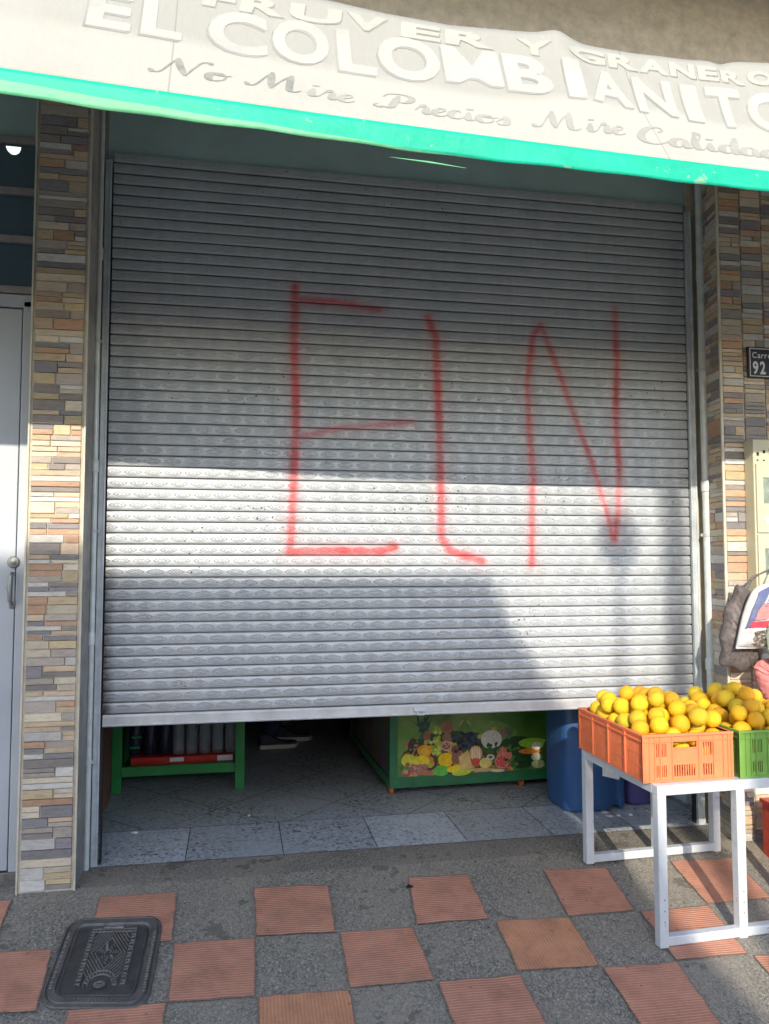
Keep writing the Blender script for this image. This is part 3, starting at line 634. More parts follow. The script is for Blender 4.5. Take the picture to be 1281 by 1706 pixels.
sheet('awning_roof', 'cloth_under', lambda a, b: cpos(a, math.hypot(RUN, ct(a) - cb(a)) * .985, -.004) * (1 - b) + Vector((a, -.01, 3.62)) * b - Vector((0, 0, .05 * math.sin(math.pi * b))), US[::2], [i / 8 for i in range(9)], .002, lambda a, b: (a, b))
g = MB(); g.tube([(x_ / 10, YB + .03, cb(x_ / 10) - .02) for x_ in range(-31, 51)], .013, 10); g.tube([(-3.1, YB + RUN + .02, 3.03), (5.0, YB + RUN + .02, 3.03)], .015, 10)
for x in (-2.6, -.95, .9, 4.2):
    g.tube([(x, YB + .10, 2.56), (x, YB + RUN + .07, 2.99), (x, -.0, 3.585)], .013, 8); g.tube([(x, YB + .03, 2.56), (x, -.0, 3.40)], .012, 8)
g.build('awning_frame', 'rail', aw)
g = MB(); g.tube([(.975, YB + .012, 2.448), (1.09, YB + .010, 2.4425), (1.195, YB + .012, 2.437)], [.0005, .003, .0005], 6); g.build('loose_hem', 'green_cloth', aw)

def letters(name, mats, spec, lab):
    """spec: (char, x0, x1, t0, t1, bold, shear)  -> front letters and their printed drop shadow on the cloth"""
    front = MB(); shade = MB()
    for ch, x0, x1, t0, t1, bold, sh in spec:
        vs, fs = glyph_polys(ch, bold)
        bm = bmesh.new(); bv = [bm.verts.new(v) for v in vs]
        for q in fs:
            try: bm.faces.new([bv[i] for i in q])
            except ValueError: pass
        bmesh.ops.triangulate(bm, faces=bm.faces[:])
        for _ in range(2):
            lg = [e for e in bm.edges if e.calc_length() > .16]
            if lg: bmesh.ops.subdivide_edges(bm, edges=lg, cuts=1); bmesh.ops.triangulate(bm, faces=bm.faces[:])
        bm.verts.index_update(); mx = [v.co.x for v in bm.verts]; my = [v.co.y for v in bm.verts]; ax, bx, ay, by = min(mx), max(mx), min(my), max(my)
        for mb, off, dx, dt in ((front, .0016, 0, 0), (shade, .0010, mats[2], mats[3])):
            P = []
            for v in bm.verts:
                q = (v.co.y - ay) / (by - ay); p = (v.co.x - ax) / (bx - ax); P.append(cpos(x0 + (x1 - x0) * p + sh * q + dx, t0 + (t1 - t0) * q + dt, off))
            mb.add(P, [[v.index for v in fc.verts] for fc in bm.faces])
        bm.free()
    a = front.build(name, mats[0], aw); a['label'] = lab; shade.build(name + '_shadow', mats[1], aw)
big = [('E', .135, .255, .290, .50), ('L', .282, .395, .292, .50), ('C', .468, .640, .278, .497), ('O', .655, .825, .282, .503), ('L', .850, .965, .275, .49), ('O', .975, 1.170, .278, .50),
       ('M', 1.180, 1.365, .298, .49), ('B', 1.375, 1.530, .285, .49), ('I', 1.575, 1.635, .29, .50), ('A', 1.655, 1.800, .290, .485), ('N', 1.815, 1.955, .280, .482), ('I', 1.985, 2.045, .270, .478), ('T', 2.075, 2.200, .264, .482), ('O', 2.215, 2.38, .262, .478)]
letters('name_lettering', ('print_white', 'print_grey', -.007, -.010), [(c, a, b, t0, t1, .036, max(0, (a - 1.1)) * .03) for c, a, b, t0, t1 in big], 'large faded white block letters reading EL COLOMBIANITO')
sm_ = [('F', .445, .540), ('R', .555, .690), ('U', .705, .865), ('V', .880, 1.01), ('E', 1.055, 1.185), ('R', 1.200, 1.36), ('Y', 1.440, 1.56), ('G', 1.62, 1.755), ('R', 1.765, 1.87), ('A', 1.875, 1.985), ('N', 1.99, 2.085), ('E', 2.095, 2.17), ('R', 2.18, 2.27), ('O', 2.28, 2.38)]
letters('top_lettering', ('print_pale', 'script_dark', .003, -.0048), [(c, a, b, .503 if a < 1.6 else .516, .585 if a < 1.6 else .590, .045, .01) for c, a, b in sm_], 'small worn outlined letters along the top of the awning')
ST = {'N': (1.0, [[(-.25, .14), (-.12, .0), (.02, .10), (.13, .6), (.22, .98)], [(.22, .98), (.36, .5), (.58, .02)], [(.58, .02), (.66, .5), (.76, .9), (.9, 1.0), (1.0, .9)]]),
      'o': (.5, [[(.28, .48), (.1, .42), (.04, .22), (.12, .03), (.26, .0), (.4, .12), (.42, .32), (.3, .47), (.22, .40), (.34, .34), (.55, .40)]]),
      'M': (1.3, [[(-.25, .14), (-.12, 0), (.02, .10), (.16, .6), (.28, .98)], [(.28, .98), (.33, .5), (.42, .02)], [(.42, .02), (.56, .5), (.78, .98)], [(.78, .98), (.80, .5), (.86, .08), (1.0, .0), (1.15, .12)]]),
      'i': (.32, [[(0, .15), (.1, .48)], [(.1, .48), (.1, .12), (.17, 0), (.32, .12)], [(.12, .74), (.13, .66)]]),
      'r': (.42, [[(0, .15), (.12, .5), (.16, .56), (.18, .44), (.30, .45)], [(.30, .45), (.26, .15), (.33, 0), (.45, .12)]]),
      'e': (.42, [[(0, .15), (.2, .25), (.32, .40), (.24, .5), (.12, .42)], [(.12, .42), (.06, .2), (.14, .02), (.26, 0), (.42, .14)]]),
      'P': (.85, [[(.10, .1), (-.05, .0), (-.17, .08), (-.08, .2)], [(.38, .9), (.32, .5), (.24, .1), (.1, .03)], [(.0, .70), (.1, .9), (.35, 1.0), (.62, .95), (.72, .75), (.58, .52), (.36, .48)]]),
      'c': (.40, [[(.3, .40), (.24, .5), (.12, .44), (.05, .22), (.13, .02), (.26, .0), (.40, .14)]]),
      's': (.40, [[(0, .15), (.16, .42), (.2, .54)], [(.2, .54), (.28, .28), (.24, .06), (.1, .0), (.02, .08)], [(.2, .03), (.36, .12)]]),
      'C': (.78, [[(.52, .70), (.64, .84), (.55, 1.0), (.3, .88), (.12, .5), (.14, .15), (.36, 0), (.6, .1), (.75, .28)]]),
      'a': (.52, [[(.36, .44), (.22, .5), (.08, .36), (.05, .12), (.16, .0), (.30, .14), (.38, .46)], [(.38, .46), (.36, .14), (.42, 0), (.54, .12)]]),
      'l': (.34, [[(0, .15), (.2, .6), (.26, .92), (.18, 1.0), (.10, .8)], [(.10, .8), (.08, .3), (.12, .05), (.2, 0), (.32, .12)]]),
      'd': (.52, [[(.36, .44), (.22, .5), (.08, .36), (.05, .12), (.16, .0), (.30, .14), (.38, .46)], [(.46, 1.0), (.40, .5), (.36, .14), (.42, 0), (.54, .12)]])}
def catmull(p, n=7):
    p = [Vector(q) for q in p]; P = [p[0] * 2 - p[1]] + p + [p[-1] * 2 - p[-2]]; out = []
    for i in range(1, len(P) - 2):
        for k in range(n):
            t = k / n; a, b, c, d = P[i - 1:i + 3]; out.append(.5 * ((2 * b) + (c - a) * t + (2 * a - 5 * b + 4 * c - d) * t * t + (3 * b - a - 3 * c + d) * t ** 3))
    out.append(p[-1]); return out
def script(mb, word, x0, x1, t0, t1, cap):
    tot = sum(ST[c][0] for c in word); sxx = (x1 - x0) / tot; x = x0
    for c in word:
        w, strokes = ST[c]
        for s_ in strokes:
            C = catmull([(a, b) for a, b in s_]); L = []; Rr = []
            for i, p in enumerate(C):
                d = (C[min(i + 1, len(C) - 1)] - C[max(i - 1, 0)]).normalized(); down = max(0, -d.y)
                wd = .022 + .062 * down ** 1.5; e_ = min(i, len(C) - 1 - i) / 4; wd *= min(1, .45 + e_ * .55) if len(s_) > 2 else 1
                if len(s_) == 2 and s_[0][1] > .6: wd = .075
                nrm = Vector((-d.y, d.x)) * wd
                for lst, q in ((L, p + nrm * 1.15), (Rr, p - nrm * 1.15)):
                    xx = x + q.x * sxx + q.y * .022; tt = t0 + (t1 - t0) * (xx - x0) / (x1 - x0) + q.y * cap; lst.append(cpos(xx, tt, .0013))
            n = len(L); mb.add(L + Rr, [(i, i + 1, n + i + 1, n + i) for i in range(n - 1)])
        x += w * sxx
dk, pa = MB(), MB()
script(dk, 'No', .345, .525, .100, .100, .095); script(dk, 'M', .60, .745, .108, .105, .098); script(pa, 'ire', .745, .88, .100, .092, .095)
script(pa, 'Precios', .955, 1.345, .096, .082, .095); script(pa, 'Mire', 1.44, 1.715, .098, .108, .095); script(pa, 'Calidad', 1.745, 2.25, .082, .088, .105)
o = dk.build('script_lettering', 'script_dark', aw); o['label'] = 'darker grey cursive letters at the left of the slogan'
o = pa.build('script_lettering', 'script_pale', aw); o['label'] = 'pale grey cursive letters of the rest of the slogan'

# ------------------------------------------------------------------ plaque and meter box
t = root('number_plaque', (3.16, -.262, 2.29), 'navy street number plaque with white border on the stone wall at the right', 'plaque')
g = MB(); g.box((3.030, -.2665, 2.218), (3.30, -.2525, 2.374), .003); g.build('plate', 'plaque', t)
g = MB(); a, b, c_, d_ = 3.038, 3.292, 2.226, 2.366; w = .0035
for q in ((a, c_, b, c_ + w), (a, d_ - w, b, d_), (a, c_ + w, a + w, d_ - w), (b - w, c_ + w, b, d_ - w)): g.box((q[0], -.2680, q[1]), (q[2], -.2666, q[3]))
g.build('border', 'plaque_white', t)
def flat_text(mb, s, x, z, h, wch, y, th=.001, bold=.0, gap=.15):
    for ch in s:
        if ch == ' ': x += wch * .6; continue
        vs, fs = glyph_polys(ch, bold); mx = [v.x for v in vs]; my = [v.y for v in vs]; full = .72; k = h / full
        ax = min(mx); ww = (max(mx) - ax) * k * wch
        mb.add([(x + (v.x - ax) * k * wch, y, z + v.y * k) for v in vs], fs); x += ww + h * gap
    return x
g = MB(); flat_text(g, 'Carrera', 3.052, 2.318, .030, .95, -.2675, bold=.01); flat_text(g, '92 -', 3.054, 2.240, .062, .72, -.2675, bold=.03); g.build('numbers', 'plaque_white', t)
t = root('meter_box', (3.15, -.28, 1.55), 'cream painted metal meter cabinet with two small grey windows at the right edge', 'meter box')
g = MB(); g.box((3.003, -.322, 1.10), (3.40, -.250, 1.905), .005); g.build('cabinet', 'cream_paint', t)
for z0, z1 in ((1.455, 1.785), (1.115, 1.445)):
    g = MB(); panel(g, (3.010, -.3315, 0), (1, 0, 0), (0, 0, 1), (0, 1, 0), [0, .41], [z0, z1], [(.035, .19, z0 + (z1 - z0) * .42, z0 + (z1 - z0) * .80)], .009); dd = g.build('door', 'cream_paint', t)
    g = MB(); g.box((3.035, -.3262, z0 + (z1 - z0) * .41), (3.20, -.3225, z0 + (z1 - z0) * .81)); g.build('window', 'meter_glass', t)
    g = MB(); g.box((3.05, -.335, z0 + .04), (3.11, -.3316, z0 + .075), .001); g.build('catch', 'rail', t)
g = MB()
for i in range(7): g.box((3.02 + i * .034, -.3242, 1.825 + .012 * (i % 2)), (3.032 + i * .034, -.3221, 1.842 + .010 * (i % 3)))
for i in range(5): g.box((3.02 + i * .034, -.3242, 1.80), (3.029 + i * .034, -.3221, 1.806))
g.build('vent_slots', 'dark', t)

# ------------------------------------------------------------------ table, crates, oranges
tb = root('white_table', (2.44, -.605, -.06), 'white welded square tube table frame carrying the orange and green fruit crates', 'table', rz=R_(2.7))
TX0, TX1, TM, YF, YR, TT = 2.112, 2.790, 2.452, -.905, -.305, .478; h_ = .038
def zf(y): return ramp_z(y)
# built in world coordinates around the root then rotated with it
def tpart(mb, name):
    c = Vector(tb.location); mr = Matrix.Translation(c) @ Matrix.Rotation(R_(2.7), 4, 'Z') @ Matrix.Translation(-c); mb.v = [tuple(mr @ Vector(v)) for v in mb.v]; o = mb.build(name, 'white_metal', tb); return o
for x, y in ((TX0, YF), (TM, YF), (TX1 - h_, YF), (TX0, YR - h_), (TM, YR - h_), (TX1 - h_, YR - h_)):
    dz = ramp_z(y - (.02 if y == YF else 0)); g = MB(); g.box((x, y, dz + .001), (x + h_ - .001, y + h_, TT - h_ + .001), .0035); tpart(g, 'leg')
g = MB()
g.box((TX0, YF, TT - h_), (TX1, YF + h_, TT), .0035); g.box((TX0, YR - h_, TT - h_), (TX1, YR, TT), .0035)
for x in (TX0, TM, TX1 - h_): g.box((x, YF + h_ - .001, TT - h_ + .0008), (x + h_, YR - h_ + .001, TT - .0008), .003)
tpart(g, 'top_frame')
for y in (YF, YR - h_):
    dz = ramp_z(y - (.02 if y == YF else 0)); g = MB(); g.box((TX0 + h_ - .002, y + .001, dz + .006), (TX1 - h_ + .002, y + h_ - .001, dz + .040), .0035); tpart(g, 'foot_rail')
g = MB(); rr_ = random.Random(4)
for i in range(9): x = rr_.uniform(TX0 + .03, TX1 - .03)
for x, y in ((TX0 + .02, YF - .001), (TM + .02, YF - .001)):
    for zz_ in (-.02, .02, .06): g.lathe([(.0025, y - .0012), (.0025, y + .001)], (x, 0, zz_), 8, 'Y')
tpart(g, 'rivet').data.materials[0] = M['iron_worn']

CW, CL, CH = .385, .575, .180
def crate(x0, y0, z0, mat, label):
    t = root('fruit_crate', (x0 + CW / 2, y0 + CL / 2, z0), label, 'crate', 'plastic fruit crates on the white table'); th = .0035; ins = .008
    # short walls with handle and slots
    def short(y, nd):
        g = MB(); holes = [(CW * .34, CW * .60, CH * .70, CH * .82)]
        for (a, b, n_) in ((.155, .275, 6), (.665, .80, 5)):
            for i in range(n_):
                u0 = CW * (a + (b - a) * i / n_)
                for v0, v1 in ((.10, .34), (.52, .80)): holes.append((u0 + .001, u0 + CW * (b - a) / n_ * .62, CH * v0, CH * v1))
        for i in range(9):
            u0 = CW * (.35 + .24 * i / 9); holes.append((u0, u0 + CW * .24 / 9 * .55, CH * .10, CH * .34))
        panel(g, (x0, y, z0), (1, 0, 0), (0, 0, 1), (0, nd, 0), [.004, CW - .004], [0, CH], holes, th)
        oo = -nd * .004
        for ux in (0, .030, .052, .075, .300, .342, .362, .0) + (.125, .237): 
            w_ = .004; ya, yb = sorted((y, y + oo)); g.box((x0 + ux, ya, z0 + .004), (x0 + ux + w_, yb, z0 + CH - .01))
        ya, yb = sorted((y - nd * .007, y + nd * th)); g.box((x0, ya, z0 + CH - .010), (x0 + CW, yb, z0 + CH), .0015)
        g.box((x0 + .004, ya + .002, z0 + CH - .030), (x0 + CW - .004, yb - .001, z0 + CH - .026)); g.box((x0 + .002, ya + .002, z0 + .0), (x0 + CW - .002, yb - .001, z0 + .006))
        ya2, yb2 = sorted((y - nd * .003, y + nd * .001)); g.box((x0 + CW * .335, ya2, z0 + CH * .66), (x0 + CW * .605, yb2, z0 + CH * .69), .001); g.box((x0 + CW * .335, ya2, z0 + CH * .832), (x0 + CW * .605, yb2, z0 + CH * .85), .001)
        g.build('end_wall', mat, t)
    def long_(x, nd):
        g = MB(); holes = []; npan = 4; pw = CL / npan
        for p_ in range(npan):
            for i in range(11):
                u0 = p_ * pw + .016 + i * (pw - .028) / 11
                for v0, v1 in ((.08, .28), (.33, .53), (.58, .80)): holes.append((u0, u0 + (pw - .028) / 11 * .5, CH * v0, CH * v1))
        panel(g, (x, y0, z0), (0, 1, 0), (0, 0, 1), (nd, 0, 0), [.004, CL - .004], [0, CH], holes, th)
        for p_ in range(npan + 1):
            yy = y0 + min(max(p_ * pw, .004), CL - .014); xa, xb = sorted((x - nd * .006, x)); g.box((xa, yy - .002, z0 + .004), (xb, yy + .008, z0 + CH - .010), .001)
        xa, xb = sorted((x - nd * .0065, x + nd * th)); g.box((xa, y0 + .004, z0 + CH - .0102), (xb, y0 + CL - .004, z0 + CH - .0003), .0015)
        g.box((xa + .001, y0 + .006, z0 + CH - .030), (xb - .001, y0 + CL - .006, z0 + CH - .026)); g.build('side_wall', mat, t)
    short(y0 + .007, 1); short(y0 + CL - .007, -1); long_(x0 + .007, 1); long_(x0 + CW - .007, -1)
    g = MB(); panel(g, (x0 + .008, y0 + .008, z0 + .002), (1, 0, 0), (0, 1, 0), (0, 0, 1), [0, CW - .016], [0, CL - .016], [(.03 + i * .06, .065 + i * .06, .03 + j * .06, .065 + j * .06) for i in range(6) for j in range(9)], .003); g.build('crate_floor', mat, t)
crate(2.088, -.885, .4795, 'crate_o', 'orange plastic crate heaped with oranges at the left end of the white table')
crate(2.494, -.890, .4795, 'crate_g', 'green plastic crate of greener oranges cut off by the right edge of the photo')

bm = bmesh.new(); bmesh.ops.create_icosphere(bm, subdivisions=4, radius=1.0)
for v in bm.verts:
    p = v.co; d = 1 - .05 * math.exp(-((1 - p.z) / .018)) - .02 * math.exp(-((1 + p.z) / .02)); v.co = Vector((p.x, p.y, p.z * .96)) * d
me_or = []
for mn in ('or1', 'or2', 'or3'):
    me = bpy.data.meshes.new('orange'); bm.to_mesh(me); me.materials.append(M[mn])
    for p in me.polygons: p.use_smooth = True
    me_or.append(me)
bm.free()
def heap(x0, y0, z0, n_tot, seed, pal, labs, group, hmax, bias):
    rg = random.Random(seed); S = []; x1, y1 = x0 + CW, y0 + CL
    for i in range(n_tot):
        rad = rg.uniform(.0320, .0385); best = None
        for _ in range(420):
            rim = z0 + CH
            x = rg.uniform(x0 + .011 + rad, x1 - .011 - rad); y = rg.uniform(y0 + .011 + rad, y1 - .011 - rad)
            z = z0 + .008 + rad
            for (a, b, c, q) in S:
                d2 = (a - x) ** 2 + (b - y) ** 2; R2 = (q + rad) ** 2
                if d2 < R2: z = max(z, c + math.sqrt(R2 - d2))
            edge = min(x - x0, x1 - x, (y - y0) * .8, (y1 - y) * .8); lim = rim + .030 + max(0, edge - .035) * .42
            if z > lim + .02: continue
            cost = z - bias * (y - y0) * .0
            if best is None or cost < best[0]: best = (cost, x, y, z)
        if best is None: continue
        S.append((best[1], best[2], best[3] - .001, rad))
    for (x, y, z, rad) in S:
        if z < z0 + CH - .075 and min(x - x0, x1 - x, y - y0, y1 - y) > .075: continue
        k_ = rg.choices((0, 1, 2), pal)[0]
        o = bpy.data.objects.new('orange', me_or[k_]); link(o); o.location = (x, y, z); o.scale = (rad, rad, rad)
        o.rotation_euler = (rg.uniform(0, 6.3), rg.uniform(0, 6.3), rg.uniform(0, 6.3)); tag(o, labs[k_], 'orange', group[k_])
heap(2.088, -.885, .4795, 270, 7, (4, 5, 1), ['golden orange among the fruit heaped in the orange crate', 'bright yellow orange among the fruit heaped in the orange crate', 'greenish orange among the fruit heaped in the orange crate'],
     ['golden oranges in the orange crate', 'yellow oranges in the orange crate', 'greenish oranges in the orange crate'], .1, 0)
heap(2.494, -.890, .4795, 270, 23, (5, 2, 4), ['golden orange among the fruit heaped in the green crate', 'bright yellow orange among the fruit heaped in the green crate', 'greenish orange among the fruit heaped in the green crate'],
     ['golden oranges in the green crate', 'yellow oranges in the green crate', 'greenish oranges in the green crate'], .1, 0)

# ------------------------------------------------------------------ hanging bags at the right
def pillow(mb, outline, y, depth, rings=5, seed=0, nz=.004):
    """inflated bag from an outline (x,z) round its own centre"""
    rg = random.Random(seed); n = len(outline); cx = sum(p[0] for p in outline) / n; cz = sum(p[1] for p in outline) / n
    out = catmull(outline + [outline[0]], 5)[:-1]; n = len(out); vs = []; fs = []
    for side in (-1, 1):
        for k in range(rings + 1):
            q = k / rings; sc = math.cos(q * math.pi / 2) if k < rings else .0; dd = math.sin(q * math.pi / 2) * depth
            for p in out: vs.append((cx + (p.x - cx) * max(sc, .02) + rg.uniform(-nz, nz) * (k > 0), y + side * dd + rg.uniform(-nz, nz) * (k > 0), cz + (p.y - cz) * max(sc, .02)))
    for s_ in range(2):
        o = s_ * (rings + 1) * n
        for k in range(rings):
            for j in range(n): fs.append((o + k * n + j, o + k * n + (j + 1) % n, o + (k + 1) * n + (j + 1) % n, o + (k + 1) * n + j))
        fs.append(tuple(o + rings * n + j for j in range(n)))
    mb.add(vs, fs)
t = root('dark_bag', (2.87, -.33, 1.02), 'dark plastic bag hanging on the stone wall behind the printed lentil bag', 'bag')
g = MB(); pillow(g, [(2.89, 1.21), (2.868, 1.15), (2.825, 1.10), (2.815, 1.03), (2.793, .96), (2.805, .90), (2.79, .835), (2.85, .822), (2.90, .80), (2.96, .83), (3.0, .84), (3.00, 1.0), (2.97, 1.16)], -.335, .05, rings=8, seed=2, nz=.0038); g.build('bag_film', 'bag_dark', t, smooth=True, auto=45)
g = MB(); g.tube([(2.92, -.335, 1.17), (2.98, -.32, 1.24), (3.06, -.34, 1.28)], [.014, .006, .004], 8); g.build('knot', 'bag_dark', t, smooth=True)
t = root('printed_bag', (2.92, -.42, 1.06), 'white, navy and red printed bag of dark lentils hanging above the green crate', 'bag')
BX = lambda p, q: (2.815 + .215 * p + .075 * q, .925 + .285 * q)   # bag coordinates: p across, q up
ol = [BX(0, 0), BX(.5, -.02), BX(1, 0), BX(1.02, .3), BX(1.0, .7), BX(.85, .95), BX(.5, 1.02), BX(.15, .93), BX(.02, .6), BX(0, .3)]
g = MB(); pillow(g, ol, -.42, .045, seed=5, nz=.0015); ob = g.build('bag_film', 'bag_white', t, smooth=True, auto=70)
def bagpatch(name, mat, poly, off, depth=.045):
    g = MB(); cx, cz = sum(p[0] for p in ol) / len(ol), sum(p[1] for p in ol) / len(ol)
    def Y(x, z):
        q = min(1, math.hypot((x - cx) / .135, (z - cz) / .165)); return -.42 - depth * math.sqrt(max(0, 1 - q * q)) - off
    pts = [BX(*p) for p in poly]; n = 8; c0 = (sum(p[0] for p in pts) / len(pts), sum(p[1] for p in pts) / len(pts)); dense = []
    for a, b in zip(pts, pts[1:] + pts[:1]):
        for i in range(4): dense.append((a[0] + (b[0] - a[0]) * i / 4, a[1] + (b[1] - a[1]) * i / 4))
    vs = []; m_ = len(dense)
    for k in range(n + 1):
        for (x, z) in dense:
            xx, zz = c0[0] + (x - c0[0]) * (1 - k / n * .99), c0[1] + (z - c0[1]) * (1 - k / n * .99); vs.append((xx, Y(xx, zz), zz))
    g.add(vs, [(k * m_ + j, k * m_ + (j + 1) % m_, (k + 1) * m_ + (j + 1) % m_, (k + 1) * m_ + j) for k in range(n) for j in range(m_)]); return g.build(name, mat, t)
bagpatch('lentil_window', 'lentil', [(.02, .02), (.98, .02), (.98, .24), (.72, .26), (.62, .30), (.05, .24)], .006)
bagpatch('navy_print', 'bag_blue', [(.04, .30), (.08, .62), (.18, .90), (.45, .99), (.36, .80), (.22, .58), (.14, .34)], .006)
bagpatch('navy_print', 'bag_blue', [(.62, .16), (.96, .22), (.98, .44), (.80, .46), (.70, .34)], .007)
bagpatch('red_print', 'bag_red', [(.10, .32), (.56, .34), (.62, .44), (.12, .42)], .009)
bagpatch('red_print', 'bag_red', [(.48, .60), (.92, .62), (.94, .78), (.44, .74)], .009)
bagpatch('meat_picture', 'pink_cloth', [(.16, .44), (.44, .46), (.52, .66), (.28, .72), (.18, .58)], .010)
bagpatch('price_disc', 'print_white', [(.70 + .155 * math.cos(a * .524), .50 + .115 * math.sin(a * .524)) for a in range(12)], .012)
g = MB(); flat_text(g, '500', 2.9675, 1.060, .022, .85, -.4765, bold=.02, gap=.12); g.build('weight_text', 'bag_blue', t)
g = MB(); rg = random.Random(9)
for i in range(8):
    x, z = BX(.46 - .02 * i, .95 - i * .042)
    for j in range(6): g.box((x + j * .016 + rg.uniform(0, .003), -.4665 - .0012 * i, z), (x + j * .016 + rg.uniform(.009, .014), -.4655 - .0012 * i, z + .0042))
g.build('small_print', 'bag_blue', t)
g = MB(); g.box((2.815, -.424, .918), (3.03, -.416, .930), .002); g.build('bag_hem', 'bag_white', t)
g = MB(); g.tube([(2.99, -.42, 1.20), (3.03, -.40, 1.27), (3.08, -.34, 1.31)], [.010, .004, .003], 8); g.build('knot', 'bag_white', t, smooth=True)
t = root('pale_bag', (3.03, -.47, .97), 'pale translucent knotted bag at the right edge below the printed bag', 'bag')
g = MB(); pillow(g, [(2.985, 1.10), (2.945, 1.03), (2.935, .96), (2.955, .88), (3.01, .835), (3.09, .84), (3.13, .92), (3.12, 1.03), (3.06, 1.12)], -.475, .06, rings=8, seed=8, nz=.006); g.build('bag_film', 'bag_pale', t, smooth=True, auto=28)
t = root('pink_cloth', (3.0, -.40, .76), 'bunched pink cloth hanging at the right edge behind the oranges', 'cloth')
g = MB(); pillow(g, [(2.915, .83), (2.935, .77), (2.955, .71), (2.99, .67), (3.06, .66), (3.12, .72), (3.11, .85), (3.02, .87), (2.95, .86)], -.40, .045, rings=8, seed=12, nz=.005); g.build('cloth_folds', 'pink_cloth', t, smooth=True, auto=40)
t = root('red_bin', (2.99, -.45, -.05), 'red plastic bin standing on the ramp behind the table at the right edge', 'bin')
g = MB(); g.prism([(2.95, -.62), (3.20, -.62), (3.22, -.38), (2.97, -.36)], .25, 'Z', -.045); g.build('bin_body', 'red_plastic', t)
g = MB(); g.prism([(2.942, -.628), (3.208, -.628), (3.228, -.372), (2.962, -.352)], .018, 'Z', .2055); g.build('bin_rim', 'red_plastic', t)

# ------------------------------------------------------------------ inside the shop
# fruit display box
t = root('display_box', (1.92, 1.3, 0), 'green framed fruit display box on orange wheels with a fruit picture on its front', 'display case')
a = Vector((1.425, .715, 0)); b = Vector((2.40, .745, 0)); ud = (b - a).normalized(); nd = Vector((ud.y, -ud.x, 0)); W = (b - a).length
def FP(u_, z, off=0): return a + ud * u_ + nd * off + Vector((0, 0, z))
def fbox(mb, u0, u1, z0, z1, o0, o1):
    mb.add([FP(u0, z0, o0), FP(u1, z0, o0), FP(u1, z0, o1), FP(u0, z0, o1), FP(u0, z1, o0), FP(u1, z1, o0), FP(u1, z1, o1), FP(u0, z1, o1)], [(0, 3, 2, 1), (4, 5, 6, 7), (0, 1, 5, 4), (1, 2, 6, 5), (2, 3, 7, 6), (3, 0, 4, 7)])
g = MB(); fbox(g, 0, .045, .045, 1.0, -.03, 0); fbox(g, W - .02, W, .045, 1.0, -.03, 0); fbox(g, .045, W - .02, .045, .105, -.03, 0.001); fbox(g, 0, W, .97, 1.0, -1.3, .002)
for zz_ in (.045, .96): g.add([FP(-.002, zz_, -.03), FP(-.002, zz_ + .05, -.03), FP(-.002, zz_ + .05, -1.3), FP(-.002, zz_, -1.3), FP(.03, zz_, -.03), FP(.03, zz_ + .05, -.03), FP(.03, zz_ + .05, -1.3), FP(.03, zz_, -1.3)], [(0, 1, 2, 3), (7, 6, 5, 4), (0, 4, 5, 1), (1, 5, 6, 2), (2, 6, 7, 3), (3, 7, 4, 0)])
fbox(g, 0, .04, .045, 1.0, -1.3, -1.26); g.build('frame', 'green_dark', t)
k = N('side_picture'); v_ = k.vor(9, out='Color'); c = k.mix(.5, v_, (.05, .035, .02)); c = k.mix(.82, c, (.05, .04, .025)); k.base(c).p(.4); M['side_pic'] = k.m
g = MB(); fbox(g, .006, .02, .095, .96, -1.26, -.03); g.build('side_panel', 'side_pic', t)
g = MB(); fbox(g, .02, W - .004, .06, .95, -1.25, -.034); g.build('cabinet_body', 'dark', t)
g = MB()
for (u_, o_) in ((.02, -.06), (.80, -.05), (.03, -1.2), (.85, -1.2)):
    p = FP(u_, .024, o_); g.lathe([(.012, -.012), (.024, -.010), (.024, .010), (.012, .012)], tuple(p), 18, 'X'); g.box((p.x - .016, p.y - .010, .03), (p.x + .016, p.y + .012, .052), .002)
g.build('wheel', 'wheel_orange', t)
# picture: printed flat fruit, layered sheets half a millimetre apart
PR = {}
def pm(col, glow=.12):
    key = tuple(col)
    if key not in PR:
        k = N('picture_ink'); n = k.noise(45, 4, .7); k.base(k.ramp(n, [(.25, tuple(c * .72 for c in col)), (.75, tuple(min(1, c * 1.22 + .01) for c in col))])).p(.25, 0, .5); PR[key] = k.m
    return PR[key]
k = N('picture_background'); n = k.noise(3.2, 3, .5, k.map((1, 1, 1.6))); k.base(k.ramp(n, [(.25, (.03, .11, .02)), (.45, (.08, .20, .03)), (.62, (.18, .28, .08)), (.8, (.04, .10, .03))])).p(.25); M['pic_bg'] = k.m
g = MB(); fbox(g, .045, W - .02, .105, .96, -.012, -.004); o = g.build('fruit_picture', 'pic_bg', t)
mats = [M['pic_bg']]; gp = MB()
def pic_uv(x, y): return (.062 + (x - 665) * .003575, .445 - .00333 * (y - 1190) - .00012 * (x - 700))
lay = [0]
def poly(pts, col):
    m_ = pm(col)
    if m_ not in mats: mats.append(m_)
    gp.cur = mats.index(m_); lay[0] += 1; o_ = -.0038 + lay[0] * .00002; gp.add([FP(*pic_uv(x, y), o_) for x, y in pts], [tuple(range(len(pts)))])
def ell(x, y, rx, ry, col, rot=0, n=18):
    poly([(x + rx * math.cos(i * 2 * math.pi / n) * math.cos(rot) - ry * math.sin(i * 2 * math.pi / n) * math.sin(rot), y + rx * math.cos(i * 2 * math.pi / n) * math.sin(rot) + ry * math.sin(i * 2 * math.pi / n) * math.cos(rot)) for i in range(n)], col)
rg = random.Random(2)
ell(693, 1250, 26, 22, (.12, .30, .05)); ell(860, 1262, 34, 30, (.06, .16, .04)); ell(775, 1290, 100, 12, (.10, .24, .06)); ell(800, 1222, 60, 22, (.16, .28, .07))
